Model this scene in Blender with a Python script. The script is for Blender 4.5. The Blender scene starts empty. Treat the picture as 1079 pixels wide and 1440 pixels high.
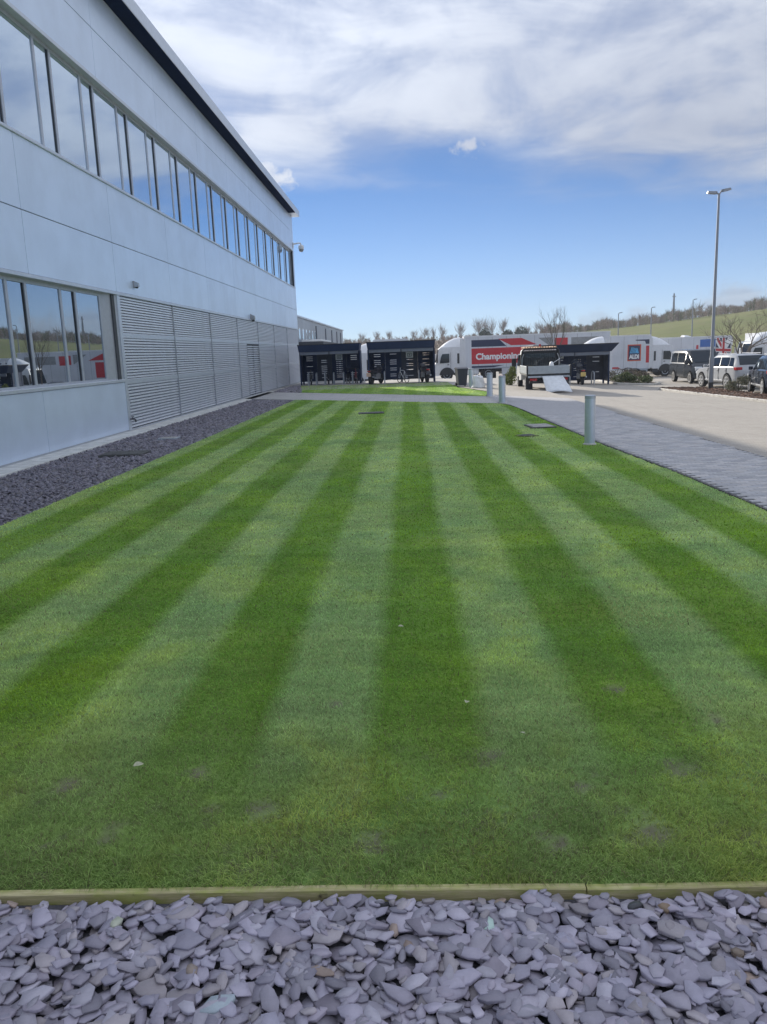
import bpy, math, random
import numpy as np
from mathutils import Vector, Matrix, Euler

random.seed(7)
rng = np.random.default_rng(11)
scene = bpy.context.scene
COL = scene.collection
R = math.radians

# ------------------------------------------------------------------ camera, sky, sun, exposure
cam_d = bpy.data.cameras.new('camera')
cam = bpy.data.objects.new('camera', cam_d)
COL.objects.link(cam)
_rt = Vector((0.998878, 0.030981, -0.035812))
_up = Vector((0.02902, 0.197101, 0.979954))
_fw = Vector((-0.037418, 0.979893, -0.195981))
_m = Matrix((( _rt.x, _up.x, -_fw.x, 0.0), (_rt.y, _up.y, -_fw.y, 0.0), (_rt.z, _up.z, -_fw.z, 2.0), (0, 0, 0, 1)))
cam.matrix_world = _m
cam_d.lens = 28.074
cam_d.sensor_width = 36.0
cam_d.clip_start = 0.05
cam_d.clip_end = 4000
scene.camera = cam

SUN_EL = R(19.0)
SUN_AZ = R(-23.8)            # from +Y, clockwise positive
sun_dir = Vector((math.sin(SUN_AZ) * math.cos(SUN_EL), math.cos(SUN_AZ) * math.cos(SUN_EL), math.sin(SUN_EL)))
sun_d = bpy.data.lights.new('sun', 'SUN')
sun_d.energy = 2.9
sun_d.angle = R(0.55)
sun_d.color = (1.0, 0.93, 0.82)
sun = bpy.data.objects.new('sun', sun_d)
COL.objects.link(sun)
sun.rotation_euler = (-sun_dir).to_track_quat('-Z', 'Y').to_euler()
sun.location = (-60, 120, 60)

scene.view_settings.view_transform = 'Standard'
scene.view_settings.look = 'None'
scene.view_settings.gamma = 1.0
scene.view_settings.exposure = 1.22
scene.view_settings.use_curve_mapping = False

world = bpy.data.worlds.new('World')
scene.world = world
world.use_nodes = True
wn, wl = world.node_tree.nodes, world.node_tree.links
wn.clear()


class NT:
    """terse node building"""
    def __init__(s, nodes, links):
        s.n, s.l = nodes, links

    def node(s, t, **kw):
        nd = s.n.new(t)
        for k, v in kw.items():
            setattr(nd, k, v)
        return nd

    def put(s, sock, v):
        if isinstance(v, bpy.types.NodeSocket):
            s.l.new(v, sock)
        elif isinstance(v, (tuple, list)) and sock.type == 'RGBA' and len(v) == 3:
            sock.default_value = (*v, 1)
        else:
            sock.default_value = v

    def math(s, op, a, b=0.0, c=None, clamp=False):
        nd = s.n.new('ShaderNodeMath')
        nd.operation = op
        nd.use_clamp = clamp
        s.put(nd.inputs[0], a)
        s.put(nd.inputs[1], b)
        if c is not None:
            s.put(nd.inputs[2], c)
        return nd.outputs[0]

    def vmath(s, op, a, b=(0, 0, 0)):
        nd = s.n.new('ShaderNodeVectorMath')
        nd.operation = op
        s.put(nd.inputs[0], a)
        s.put(nd.inputs[1], b)
        return nd.outputs[1] if op in ('DOT_PRODUCT', 'LENGTH', 'DISTANCE') else nd.outputs[0]

    def noise(s, vec, scale, detail=4, rough=0.55, dist=0.0):
        nd = s.n.new('ShaderNodeTexNoise')
        if vec is not None:
            s.l.new(vec, nd.inputs['Vector'])
        nd.inputs['Scale'].default_value = scale
        nd.inputs['Detail'].default_value = detail
        nd.inputs['Roughness'].default_value = rough
        nd.inputs['Distortion'].default_value = dist
        return nd.outputs['Fac']

    def ramp(s, fac, a, b, smooth=True):
        nd = s.n.new('ShaderNodeMapRange')
        nd.interpolation_type = 'SMOOTHSTEP' if smooth else 'LINEAR'
        s.put(nd.inputs['Value'], fac)
        s.put(nd.inputs['From Min'], a)
        s.put(nd.inputs['From Max'], b)
        return nd.outputs['Result']

    def mix(s, fac, a, b, mode='MIX'):
        nd = s.n.new('ShaderNodeMix')
        nd.data_type = 'RGBA'
        nd.blend_type = mode
        s.put(nd.inputs[0], fac)
        s.put(nd.inputs[6], a)
        s.put(nd.inputs[7], b)
        return nd.outputs[2]


W_ = NT(wn, wl)
sky = W_.node('ShaderNodeTexSky', sky_type='NISHITA')
sky.sun_disc = False
sky.sun_elevation = SUN_EL
sky.sun_rotation = SUN_AZ
sky.air_density = 0.50
sky.dust_density = 0.0
sky.ozone_density = 3.5
bg_sky = W_.node('ShaderNodeBackground')
wl.new(sky.outputs[0], bg_sky.inputs[0])
bg_sky.inputs[1].default_value = 0.05
tc = W_.node('ShaderNodeTexCoord')
D = W_.vmath('NORMALIZE', tc.outputs['Generated'])
sep = W_.node('ShaderNodeSeparateXYZ')
wl.new(D, sep.inputs[0])
dx, dy, dz = sep.outputs
zz = W_.math('ADD', W_.math('MAXIMUM', dz, 0.0), 0.06)
cmb = W_.node('ShaderNodeCombineXYZ')
W_.put(cmb.inputs[0], W_.math('DIVIDE', dx, zz))
W_.put(cmb.inputs[1], W_.math('DIVIDE', dy, zz))
CP = cmb.outputs[0]                     # the cloud deck seen from below
n_big = W_.noise(CP, 0.55, 4, 0.5, 0.4)
n_med = W_.noise(CP, 1.6, 7, 0.56, 0.5)
n_dir = W_.noise(D, 9.0, 6, 0.6, 0.5)
# the bank of cloud begins about 12 degrees up and goes on overhead
e_edge = W_.math('ADD', dz, W_.math('MULTIPLY', W_.math('SUBTRACT', n_big, 0.5), 0.10))
e_edge = W_.math('ADD', e_edge, W_.math('MULTIPLY', W_.math('SUBTRACT', n_med, 0.5), 0.07))
e_edge = W_.math('ADD', e_edge, W_.math('MULTIPLY', dx, 0.10))
gapd = W_.vmath('LENGTH', W_.vmath('MULTIPLY', W_.vmath('SUBTRACT', D, (0.085, 0.972, 0.215)), (0.55, 1.0, 1.6)))
e_edge = W_.math('SUBTRACT', e_edge, W_.math('MULTIPLY', W_.ramp(gapd, 0.085, 0.0), 0.045))
bank = W_.ramp(e_edge, 0.168, 0.245)
holes = W_.ramp(W_.math('ADD', W_.math('MULTIPLY', n_med, 0.7), W_.math('MULTIPLY', n_dir, 0.5)), 0.42, 0.66)
deck = W_.math('MULTIPLY', bank, W_.math('ADD', W_.math('MULTIPLY', holes, 0.42), 0.53))
def puff(x, y, z, r, dens):
    v = Vector((x, y, z)).normalized()
    dd = W_.vmath('SUBTRACT', D, tuple(v))
    dd = W_.vmath('MULTIPLY', dd, (1.0, 1.0, 1.7))
    ln = W_.vmath('LENGTH', dd)
    nn = W_.noise(D, 55.0 / (r / 0.02), 5, 0.65, 0.3)
    val = W_.math('ADD', W_.math('DIVIDE', ln, r), W_.math('MULTIPLY', W_.math('SUBTRACT', nn, 0.5), 2.6))
    return W_.math('MULTIPLY', W_.ramp(W_.math('SUBTRACT', 1.0, val), -0.05, 0.75), dens)
PUFFS = [(0.077, 1, 0.233, 0.021, 0.95), (-0.175, 1, 0.215, 0.040, 0.95), (-0.146, 1, 0.206, 0.026, 0.98),
         (0.229, 1, 0.027, 0.026, 0.35), (0.385, 1, 0.040, 0.045, 0.6), (0.45, 1, 0.036, 0.04, 0.7), (0.276, 1, 0.029, 0.025, 0.4),
         (0.62, 1, 0.05, 0.06, 0.6), (0.85, 1, 0.05, 0.06, 0.5)]
cov = deck
for p in PUFFS:
    cov = W_.math('MAXIMUM', cov, puff(*p))
shade = W_.ramp(W_.math('ADD', W_.math('MULTIPLY', n_big, 0.5), W_.math('MULTIPLY', n_med, 0.5)), 0.36, 0.66)
toward = W_.math('MAXIMUM', W_.vmath('DOT_PRODUCT', D, tuple(sun_dir)), 0.0)
glow = W_.math('MULTIPLY', W_.math('POWER', toward, 5.0), 0.45)
ccol = W_.mix(shade, (0.30, 0.335, 0.42), (0.47, 0.50, 0.56))
bg_c = W_.node('ShaderNodeBackground')
wl.new(ccol, bg_c.inputs[0])
# a cloud deck is brightest overhead, where one looks through it most steeply
W_.put(bg_c.inputs[1], W_.math('MULTIPLY', W_.math('ADD', glow, 0.92), W_.math('MULTIPLY', W_.math('ADD', W_.math('MULTIPLY', W_.math('MAXIMUM', dz, 0.0), 2.0), 1.0), 0.42)))
# pale air low over the horizon
hz = W_.math('MULTIPLY', W_.math('POWER', W_.ramp(dz, 0.20, -0.03, False), 1.6), 0.76)
bg_h = W_.node('ShaderNodeBackground')
bg_h.inputs[0].default_value = (0.50, 0.58, 0.70, 1)
bg_h.inputs[1].default_value = 0.46
mixh = W_.node('ShaderNodeMixShader')
wl.new(hz, mixh.inputs[0])
wl.new(bg_sky.outputs[0], mixh.inputs[1])
wl.new(bg_h.outputs[0], mixh.inputs[2])
mixs = W_.node('ShaderNodeMixShader')
wl.new(cov, mixs.inputs[0])
wl.new(mixh.outputs[0], mixs.inputs[1])
wl.new(bg_c.outputs[0], mixs.inputs[2])
wout = W_.node('ShaderNodeOutputWorld')
wl.new(mixs.outputs[0], wout.inputs[0])
try:
    world.cycles.sampling_method = 'MANUAL'
    world.cycles.sample_map_resolution = 1024
except Exception:
    pass
scene.cycles.max_bounces = 8
scene.cycles.diffuse_bounces = 6
scene.cycles.transparent_max_bounces = 6


# ------------------------------------------------------------------ helpers
def gz(x, y):
    a = min(max((x - 4.5) / 9.5, 0), 1)
    b = min(max((y - 58) / 10, 0), 1)
    return -0.5 * a - 0.6 * b


def mat(name, color, rough=0.6, metal=0.0, var=0.12, scale=6.0, bump=0.0, bscale=40.0, spec=0.5, stretch=(1, 1, 1), coat=0.0, streak=0.0):
    m = bpy.data.materials.new(name)
    m.use_nodes = True
    t = NT(m.node_tree.nodes, m.node_tree.links)
    b = t.n['Principled BSDF']
    b.inputs['Roughness'].default_value = rough
    b.inputs['Metallic'].default_value = metal
    b.inputs['Specular IOR Level'].default_value = spec
    b.inputs['Coat Weight'].default_value = coat
    b.inputs['Coat Roughness'].default_value = 0.04
    tcx = t.node('ShaderNodeTexCoord')
    vec = t.vmath('MULTIPLY', tcx.outputs['Object'], stretch)
    if var > 0:
        n = t.noise(vec, scale, 5, 0.6)
        lo = tuple(c * (1 - var) for c in color)
        hi = tuple(min(c * (1 + var), 1) for c in color)
        cc = t.mix(t.ramp(n, 0.3, 0.7), lo, hi)
        if streak > 0:      # rain streaks and grime
            s1 = t.noise(t.vmath('MULTIPLY', tcx.outputs['Object'], (7, 7, 0.35)), 1.0, 5, 0.7)
            s2 = t.noise(tcx.outputs['Object'], 0.9, 4, 0.6)
            cc = t.mix(t.math('MULTIPLY', t.math('MULTIPLY', t.ramp(s1, 0.46, 0.80), t.ramp(s2, 0.3, 0.7)), streak), cc, tuple(c * 0.55 for c in color))
        t.put(b.inputs['Base Color'], cc)
    else:
        b.inputs['Base Color'].default_value = (*color, 1)
    if bump > 0:
        bp = t.node('ShaderNodeBump')
        bp.inputs['Strength'].default_value = bump
        bp.inputs['Distance'].default_value = 0.02
        t.put(bp.inputs['Height'], t.noise(vec, bscale, 4, 0.6))
        t.l.new(bp.outputs[0], b.inputs['Normal'])
    return m


def attr_mat(name, attr, rough=0.7, spec=0.3, transl=0.0, bump=0.0, bscale=60, var=0.15, vscale=30):
    """colour comes from a colour attribute that differs per piece"""
    m = bpy.data.materials.new(name)
    m.use_nodes = True
    t = NT(m.node_tree.nodes, m.node_tree.links)
    b = t.n['Principled BSDF']
    b.inputs['Roughness'].default_value = rough
    b.inputs['Specular IOR Level'].default_value = spec
    a = t.node('ShaderNodeAttribute', attribute_name=attr)
    tcx = t.node('ShaderNodeTexCoord')
    colr = a.outputs['Color']
    if var > 0:
        n = t.noise(tcx.outputs['Object'], vscale, 5, 0.65)
        f = t.math('ADD', t.math('MULTIPLY', n, 2 * var), 1 - var)
        colr = t.mix(1.0, colr, f, 'MULTIPLY')
    t.put(b.inputs['Base Color'], colr)
    if bump > 0:
        bp = t.node('ShaderNodeBump')
        bp.inputs['Strength'].default_value = bump
        bp.inputs['Distance'].default_value = 0.004
        t.put(bp.inputs['Height'], t.noise(tcx.outputs['Object'], bscale, 5, 0.65))
        t.l.new(bp.outputs[0], b.inputs['Normal'])
    if transl > 0:
        tr = t.node('ShaderNodeBsdfTranslucent')
        t.put(tr.inputs['Color'], colr)
        mx = t.node('ShaderNodeMixShader')
        mx.inputs[0].default_value = transl
        t.l.new(b.outputs[0], mx.inputs[1])
        t.l.new(tr.outputs[0], mx.inputs[2])
        t.l.new(mx.outputs[0], t.n['Material Output'].inputs['Surface'])
    return m


def glass_mat(name, tint, refl, rough=0.01, fres=1.0, base=(0.012, 0.016, 0.02)):
    m = bpy.data.materials.new(name)
    m.use_nodes = True
    t = NT(m.node_tree.nodes, m.node_tree.links)
    b = t.n['Principled BSDF']
    b.inputs['Base Color'].default_value = (*base, 1)
    b.inputs['Roughness'].default_value = 0.9
    b.inputs['Specular IOR Level'].default_value = 0.0
    g = t.node('ShaderNodeBsdfGlossy')
    g.inputs['Color'].default_value = (*tint, 1)
    g.inputs['Roughness'].default_value = rough
    tcx = t.node('ShaderNodeTexCoord')
    bp = t.node('ShaderNodeBump')
    bp.inputs['Strength'].default_value = 0.02
    bp.inputs['Distance'].default_value = 0.02
    t.put(bp.inputs['Height'], t.noise(tcx.outputs['Object'], 0.9, 1, 0.4))
    t.l.new(bp.outputs[0], g.inputs['Normal'])
    mx = t.node('ShaderNodeMixShader')
    lw = t.node('ShaderNodeLayerWeight')
    lw.inputs['Blend'].default_value = 0.35
    f = t.math('ADD', t.math('MULTIPLY', lw.outputs['Fresnel'], (1 - refl) * fres), refl, clamp=True)
    t.l.new(f, mx.inputs[0])
    t.l.new(b.outputs[0], mx.inputs[1])
    t.l.new(g.outputs[0], mx.inputs[2])
    t.l.new(mx.outputs[0], t.n['Material Output'].inputs['Surface'])
    return m


def link(o, parent=None):
    COL.objects.link(o)
    if parent is not None:
        o.parent = parent
    return o


def tag(o, label=None, cat=None, group=None, kind=None):
    if label: o['label'] = label
    if cat: o['category'] = cat
    if group: o['group'] = group
    if kind: o['kind'] = kind
    return o


def thing(name, label, cat, loc=(0, 0, 0), rz=0.0, group=None):
    o = bpy.data.objects.new(name, None)
    o.empty_display_size = 0.2
    link(o)
    o.location = loc
    o.rotation_euler = (0, 0, rz)
    return tag(o, label, cat, group)


def dup(root, loc=None, rz=None, label=None):
    def rec(o, par):
        c = o.copy()
        COL.objects.link(c)
        if par is not None:
            c.parent = par
        for ch in KIDS.get(o.name, []):
            rec(ch, c)
            KIDS.setdefault(c.name, []).append(LAST[0])
        LAST[0] = c
        return c
    r = rec(root, None)
    if loc is not None: r.location = loc
    if rz is not None: r.rotation_euler = (0, 0, rz)
    if label: r['label'] = label
    return r


KIDS = {}
LAST = [None]


class MB:
    """collects shapes, builds ONE mesh object; off is taken from every point (the thing's base)"""
    def __init__(s, off=(0, 0, 0)):
        s.v, s.f, s.mi, s.off, s.cur = [], [], [], Vector(off), 0

    def add(s, verts, faces):
        n = len(s.v)
        s.v.extend([tuple(Vector(v) - s.off) for v in verts])
        s.f.extend([tuple(i + n for i in f) for f in faces])
        s.mi.extend([s.cur] * len(faces))
        return s

    def box(s, x0, x1, y0, y1, z0, z1, M=None):
        vs = [(x0, y0, z0), (x1, y0, z0), (x1, y1, z0), (x0, y1, z0), (x0, y0, z1), (x1, y0, z1), (x1, y1, z1), (x0, y1, z1)]
        if M is not None:
            vs = [M @ Vector(v) for v in vs]
        return s.add(vs, [(0, 3, 2, 1), (4, 5, 6, 7), (0, 1, 5, 4), (1, 2, 6, 5), (2, 3, 7, 6), (3, 0, 4, 7)])

    def bbox(s, x0, x1, y0, y1, z0, z1, b=0.02):
        """box with chamfered edges"""
        xs, ys, zs = (x0, x1), (y0, y1), (z0, z1)
        vs, idx = [], {}
        for i in (0, 1):
            for j in (0, 1):
                for k in (0, 1):
                    sx, sy, sz = (1 if i == 0 else -1), (1 if j == 0 else -1), (1 if k == 0 else -1)
                    for a in range(3):
                        idx[(i, j, k, a)] = len(vs)
                        p = [xs[i] + sx * b, ys[j] + sy * b, zs[k] + sz * b]
                        p[a] = (xs[i], ys[j], zs[k])[a]
                        vs.append(tuple(p))
        F = []
        for a in range(3):
            o1, o2 = [q for q in range(3) if q != a]
            for side in (0, 1):
                loop = []
                for (u, w) in ((0, 0), (1, 0), (1, 1), (0, 1)):
                    c = [0, 0, 0]; c[a] = side; c[o1] = u; c[o2] = w
                    loop.append(idx[(*c, a)])
                F.append(tuple(loop))
        for a in range(3):           # edges along axis a
            o1, o2 = [q for q in range(3) if q != a]
            for u in (0, 1):
                for w in (0, 1):
                    c0 = [0, 0, 0]; c0[o1] = u; c0[o2] = w
                    c1 = list(c0); c1[a] = 1
                    F.append((idx[(*c0, o1)], idx[(*c1, o1)], idx[(*c1, o2)], idx[(*c0, o2)]))
        for i in (0, 1):
            for j in (0, 1):
                for k in (0, 1):
                    F.append((idx[(i, j, k, 0)], idx[(i, j, k, 1)], idx[(i, j, k, 2)]))
        return s.add(vs, F)

    def prism(s, pts, axis, a0, a1):
        """polygon pts (2-D) pushed along axis: 'x' -> (y,z), 'y' -> (x,z), 'z' -> (x,y)"""
        def P(p, a):
            return (a, p[0], p[1]) if axis == 'x' else (p[0], a, p[1]) if axis == 'y' else (p[0], p[1], a)
        n = len(pts)
        vs = [P(p, a0) for p in pts] + [P(p, a1) for p in pts]
        fs = [tuple(range(n - 1, -1, -1)), tuple(range(n, 2 * n))] + [(i, (i + 1) % n, n + (i + 1) % n, n + i) for i in range(n)]
        return s.add(vs, fs)

    def tube(s, path, r, n=8, r2=None, cap=True):
        path = [Vector(p) for p in path]
        m = len(path)
        rings = []
        for i, p in enumerate(path):
            t = (path[min(i + 1, m - 1)] - path[max(i - 1, 0)])
            if t.length < 1e-9: t = Vector((0, 0, 1))
            t.normalize()
            a = t.orthogonal().normalized() if i == 0 else (pa - t * pa.dot(t)).normalized()
            pa = a
            b = t.cross(a)
            rr = r if r2 is None else r + (r2 - r) * i / max(m - 1, 1)
            rings.append([p + (a * math.cos(2 * math.pi * k / n) + b * math.sin(2 * math.pi * k / n)) * rr for k in range(n)])
        vs = [q for ring in rings for q in ring]
        fs = []
        for i in range(m - 1):
            for k in range(n):
                fs.append((i * n + k, i * n + (k + 1) % n, (i + 1) * n + (k + 1) % n, (i + 1) * n + k))
        if cap:
            fs.append(tuple(range(n - 1, -1, -1)))
            fs.append(tuple((m - 1) * n + k for k in range(n)))
        return s.add(vs, fs)

    def lathe(s, prof, axis='z', c=(0, 0, 0), n=20):
        """prof: (radius, position along axis)"""
        vs, fs = [], []
        for (r, a) in prof:
            for k in range(n):
                u, w = r * math.cos(2 * math.pi * k / n), r * math.sin(2 * math.pi * k / n)
                q = (u, w, a) if axis == 'z' else (a, u, w) if axis == 'x' else (u, a, w)
                vs.append((q[0] + c[0], q[1] + c[1], q[2] + c[2]))
        for i in range(len(prof) - 1):
            for k in range(n):
                fs.append((i * n + k, i * n + (k + 1) % n, (i + 1) * n + (k + 1) % n, (i + 1) * n + k))
        fs.append(tuple(range(n)))
        fs.append(tuple((len(prof) - 1) * n + k for k in range(n)))
        return s.add(vs, fs)

    def build(s, name, mats, parent=None, smooth=None, fix=True):
        me = bpy.data.meshes.new(name)
        me.from_pydata(s.v, [], s.f)
        if not isinstance(mats, (list, tuple)): mats = [mats]
        for m in mats: me.materials.append(m)
        if len(mats) > 1: me.polygons.foreach_set('material_index', s.mi)
        if fix:
            import bmesh
            bm = bmesh.new(); bm.from_mesh(me)
            bmesh.ops.recalc_face_normals(bm, faces=bm.faces)
            bm.to_mesh(me); bm.free()
        if smooth is not None:
            me.polygons.foreach_set('use_smooth', [True] * len(me.polygons))
            me.set_sharp_from_angle(angle=R(smooth))
        o = bpy.data.objects.new(name, me)
        link(o, parent)
        if parent is not None: KIDS.setdefault(parent.name, []).append(o)
        return o


def share(o, parent, loc=(0, 0, 0), rot=(0, 0, 0), name=None):
    """another child that uses o's mesh"""
    c = bpy.data.objects.new(name or o.name.split('.')[0], o.data)
    COL.objects.link(c)
    c.parent = parent
    c.location = loc
    c.rotation_euler = rot
    KIDS.setdefault(parent.name, []).append(c)
    return c


def big_mesh(name, verts, tri=None, quad=None, m=None, colors=None, parent=None, smooth=False, attr='tint'):
    """numpy arrays -> one mesh object; colours per vertex"""
    me = bpy.data.meshes.new(name)
    nt = 0 if tri is None else len(tri)
    nq = 0 if quad is None else len(quad)
    me.vertices.add(len(verts))
    me.vertices.foreach_set('co', np.asarray(verts, np.float32).ravel())
    li = np.concatenate([a.ravel() for a in (tri, quad) if a is not None]).astype(np.int32)
    me.loops.add(len(li))
    me.loops.foreach_set('vertex_index', li)
    me.polygons.add(nt + nq)
    starts = np.concatenate([np.arange(nt) * 3, nt * 3 + np.arange(nq) * 4]).astype(np.int32)
    me.polygons.foreach_set('loop_start', starts)
    if smooth: me.polygons.foreach_set('use_smooth', np.ones(nt + nq, bool))
    me.update(calc_edges=True)
    if colors is not None:
        ca = me.color_attributes.new(attr, 'FLOAT_COLOR', 'POINT')
        c4 = np.ones((len(verts), 4), np.float32)
        c4[:, :3] = colors
        ca.data.foreach_set('color', c4.ravel())
    if m is not None: me.materials.append(m)
    o = bpy.data.objects.new(name, me)
    link(o, parent)
    if parent is not None: KIDS.setdefault(parent.name, []).append(o)
    return o


def text_mesh(body, size, bold=0.0, depth=0.004, align='LEFT'):
    cu = bpy.data.curves.new('t', 'FONT')
    cu.body = body
    cu.size = size
    cu.offset = bold
    cu.extrude = depth
    cu.align_x = align
    o = bpy.data.objects.new('t', cu)
    COL.objects.link(o)
    dg = bpy.context.evaluated_depsgraph_get()
    me = bpy.data.meshes.new_from_object(o.evaluated_get(dg))
    bpy.data.objects.remove(o)
    bpy.data.curves.remove(cu)
    return me


def vnoise(x, y, seed=0):
    """smooth noise, 0..1: two turned octaves so that no grid shows"""
    x = np.asarray(x, float); y = np.asarray(y, float)
    a = _vn(0.80 * x - 0.60 * y + 3.1, 0.60 * x + 0.80 * y - 1.7, seed)
    b = _vn(1.63 * x + 1.36 * y - 5.3, -1.36 * x + 1.63 * y + 8.9, seed + 100)
    return np.clip((a * 0.62 + b * 0.38 - 0.5) * 1.25 + 0.5, 0, 1)


def _vn(x, y, seed=0):
    """cheap smooth value noise for numpy arrays, 0..1"""
    x = np.asarray(x, float); y = np.asarray(y, float)
    xi, yi = np.floor(x).astype(int), np.floor(y).astype(int)
    fx, fy = x - xi, y - yi
    fx, fy = fx * fx * (3 - 2 * fx), fy * fy * (3 - 2 * fy)
    def h(a, b):
        n = (a * 374761393 + b * 668265263 + seed * 1442695041) & 0x7fffffff
        n = ((n ^ (n >> 13)) * 1274126177) & 0x7fffffff
        return ((n ^ (n >> 16)) & 0xffff) / 65535.0
    return (h(xi, yi) * (1 - fx) + h(xi + 1, yi) * fx) * (1 - fy) + (h(xi, yi + 1) * (1 - fx) + h(xi + 1, yi + 1) * fx) * fy


# ------------------------------------------------------------------ ground and terrain
def grid_mesh(name, xs, ys, zf, m, kind='structure'):
    X, Y = np.meshgrid(xs, ys)
    Z = np.vectorize(zf)(X, Y)
    V = np.stack([X, Y, Z], -1).reshape(-1, 3)
    nx, ny = len(xs), len(ys)
    i = np.arange((nx - 1) * (ny - 1))
    r, c = i // (nx - 1), i % (nx - 1)
    a = r * nx + c
    Q = np.stack([a, a + 1, a + nx + 1, a + nx], -1)
    o = big_mesh(name, V, quad=Q, m=m)
    return tag(o, kind=kind)


def brick_mat(name, c1, c2, mortar, bw, bh, rough=0.85, blotch=0.18, msize=0.006, bump=0.25, stain=0.16):
    m = bpy.data.materials.new(name)
    m.use_nodes = True
    t = NT(m.node_tree.nodes, m.node_tree.links)
    b = t.n['Principled BSDF']
    b.inputs['Roughness'].default_value = rough
    b.inputs['Specular IOR Level'].default_value = 0.3
    tcx = t.node('ShaderNodeTexCoord')
    br = t.node('ShaderNodeTexBrick')
    t.l.new(tcx.outputs['Object'], br.inputs['Vector'])
    br.inputs['Color1'].default_value = (*c1, 1)
    br.inputs['Color2'].default_value = (*c2, 1)
    br.inputs['Mortar'].default_value = (*mortar, 1)
    br.inputs['Scale'].default_value = 1.0
    br.inputs['Brick Width'].default_value = bw
    br.inputs['Row Height'].default_value = bh
    br.inputs['Mortar Size'].default_value = msize
    n = t.noise(tcx.outputs['Object'], 0.35, 6, 0.62)
    n2 = t.noise(tcx.outputs['Object'], 9.0, 4, 0.6)
    f = t.math('ADD', t.math('MULTIPLY', n, 2 * blotch), 1 - blotch)
    f = t.math('MULTIPLY', f, t.math('ADD', t.math('MULTIPLY', n2, 0.3), 0.85))
    tyre = t.noise(t.vmath('MULTIPLY', tcx.outputs['Object'], (2.2, 0.10, 1)), 1.0, 4, 0.6)
    f = t.math('SUBTRACT', f, t.math('MULTIPLY', t.ramp(tyre, 0.54, 0.78), stain))
    spot = t.noise(tcx.outputs['Object'], 1.3, 3, 0.5)
    f = t.math('SUBTRACT', f, t.math('MULTIPLY', t.ramp(spot, 0.66, 0.78), stain * 1.2))
    t.put(b.inputs['Base Color'], t.mix(1.0, br.outputs['Color'], f, 'MULTIPLY'))
    bp = t.node('ShaderNodeBump')
    bp.inputs['Strength'].default_value = bump
    bp.inputs['Distance'].default_value = 0.004
    t.put(bp.inputs['Height'], t.math('SUBTRACT', 1.0, br.outputs['Fac']))
    t.l.new(bp.outputs[0], b.inputs['Normal'])
    return m


M_yard = mat('yard_concrete', (0.32, 0.305, 0.285), 0.9, var=0.18, scale=0.4, bump=0.1, bscale=30)
M_carpark = brick_mat('car_park_blocks', (0.335, 0.305, 0.265), (0.385, 0.352, 0.31), (0.25, 0.23, 0.20), 0.2, 0.1)
M_path = brick_mat('path_blocks', (0.38, 0.37, 0.36), (0.42, 0.41, 0.395), (0.22, 0.22, 0.22), 0.4, 0.4)
M_pave_far = brick_mat('pavement_blocks', (0.39, 0.385, 0.395), (0.43, 0.42, 0.425), (0.19, 0.185, 0.185), 0.2, 0.1, msize=0.008)
M_mortar = mat('jointing_sand', (0.13, 0.125, 0.12), 0.95, var=0.25, scale=20)
M_soil = mat('soil_thatch', (0.17, 0.205, 0.07), 0.95, var=0.5, scale=9, bump=0.5, bscale=60, spec=0.1)
M_kerb = mat('kerb_concrete', (0.50, 0.48, 0.44), 0.85, var=0.15, scale=4, bump=0.15)

xs = np.unique(np.concatenate([np.arange(-160, -20, 20), np.arange(-20, 40, 2.375), [4.5, 14.0], np.arange(40, 400, 20)]))
ys = np.unique(np.concatenate([np.arange(-120, -10, 10), np.arange(-10, 58, 4), [58, 60.5, 63, 65.5, 68], np.arange(70, 110, 5), np.arange(110, 460, 20)]))
grid_mesh('ground', xs, ys, lambda x, y: gz(x, y) - 0.16, M_yard)
# car park of buff blocks; it follows the fall of the land
xs = np.unique(np.concatenate([[6.28], np.arange(8, 60, 2.0), [14.0]]))
ys = np.unique(np.concatenate([np.arange(-20, 58, 3.0), [58.0, 60.5, 63, 65.5, 68, 72, 80, 110]]))
grid_mesh('car_park', xs, ys, gz, M_carpark)
grid_mesh('yard_surface', np.array([-40., -20, 0, 2, 4.5, 6.28]), np.array([47.0, 53, 58.0, 60.5, 63, 65.5, 68, 72, 80, 110]), lambda x, y: gz(x, y) - 0.004, M_yard)
# flush pale channel block line between the pavement and the car park
mb = MB()
for k in range(40):
    y0 = -4 + k * 0.9
    xa = 6.52 - 0.0 * k
    mb.box(6.16, 6.28, y0 + 0.004, y0 + 0.896, -0.25, gz(6.2, y0) + 0.006)
tag(mb.build('channel_line', M_kerb), kind='structure')


def lawn_right(y):
    return float(np.interp(y, [0, 9.4, 12.6, 16.8, 23, 27, 29.0, 30.2], [4.28, 4.19, 4.12, 3.88, 3.70, 3.62, 3.5, 3.2]))


def path_near(x):                      # near edge of the diagonal path
    return 33.0 - 0.83 * (x + 0.3)


def path_far(x):
    return 38.4 - 1.0 * (x + 0.3)


def sheet_poly(name, pts, z, m, kind='structure', thick=0.0):
    mb = MB()
    if thick > 0:
        mb.prism(pts, 'z', z - thick, z)
    else:
        mb.add([(p[0], p[1], z) for p in pts], [tuple(range(len(pts)))])
    return tag(mb.build(name, m), kind=kind)


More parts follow.
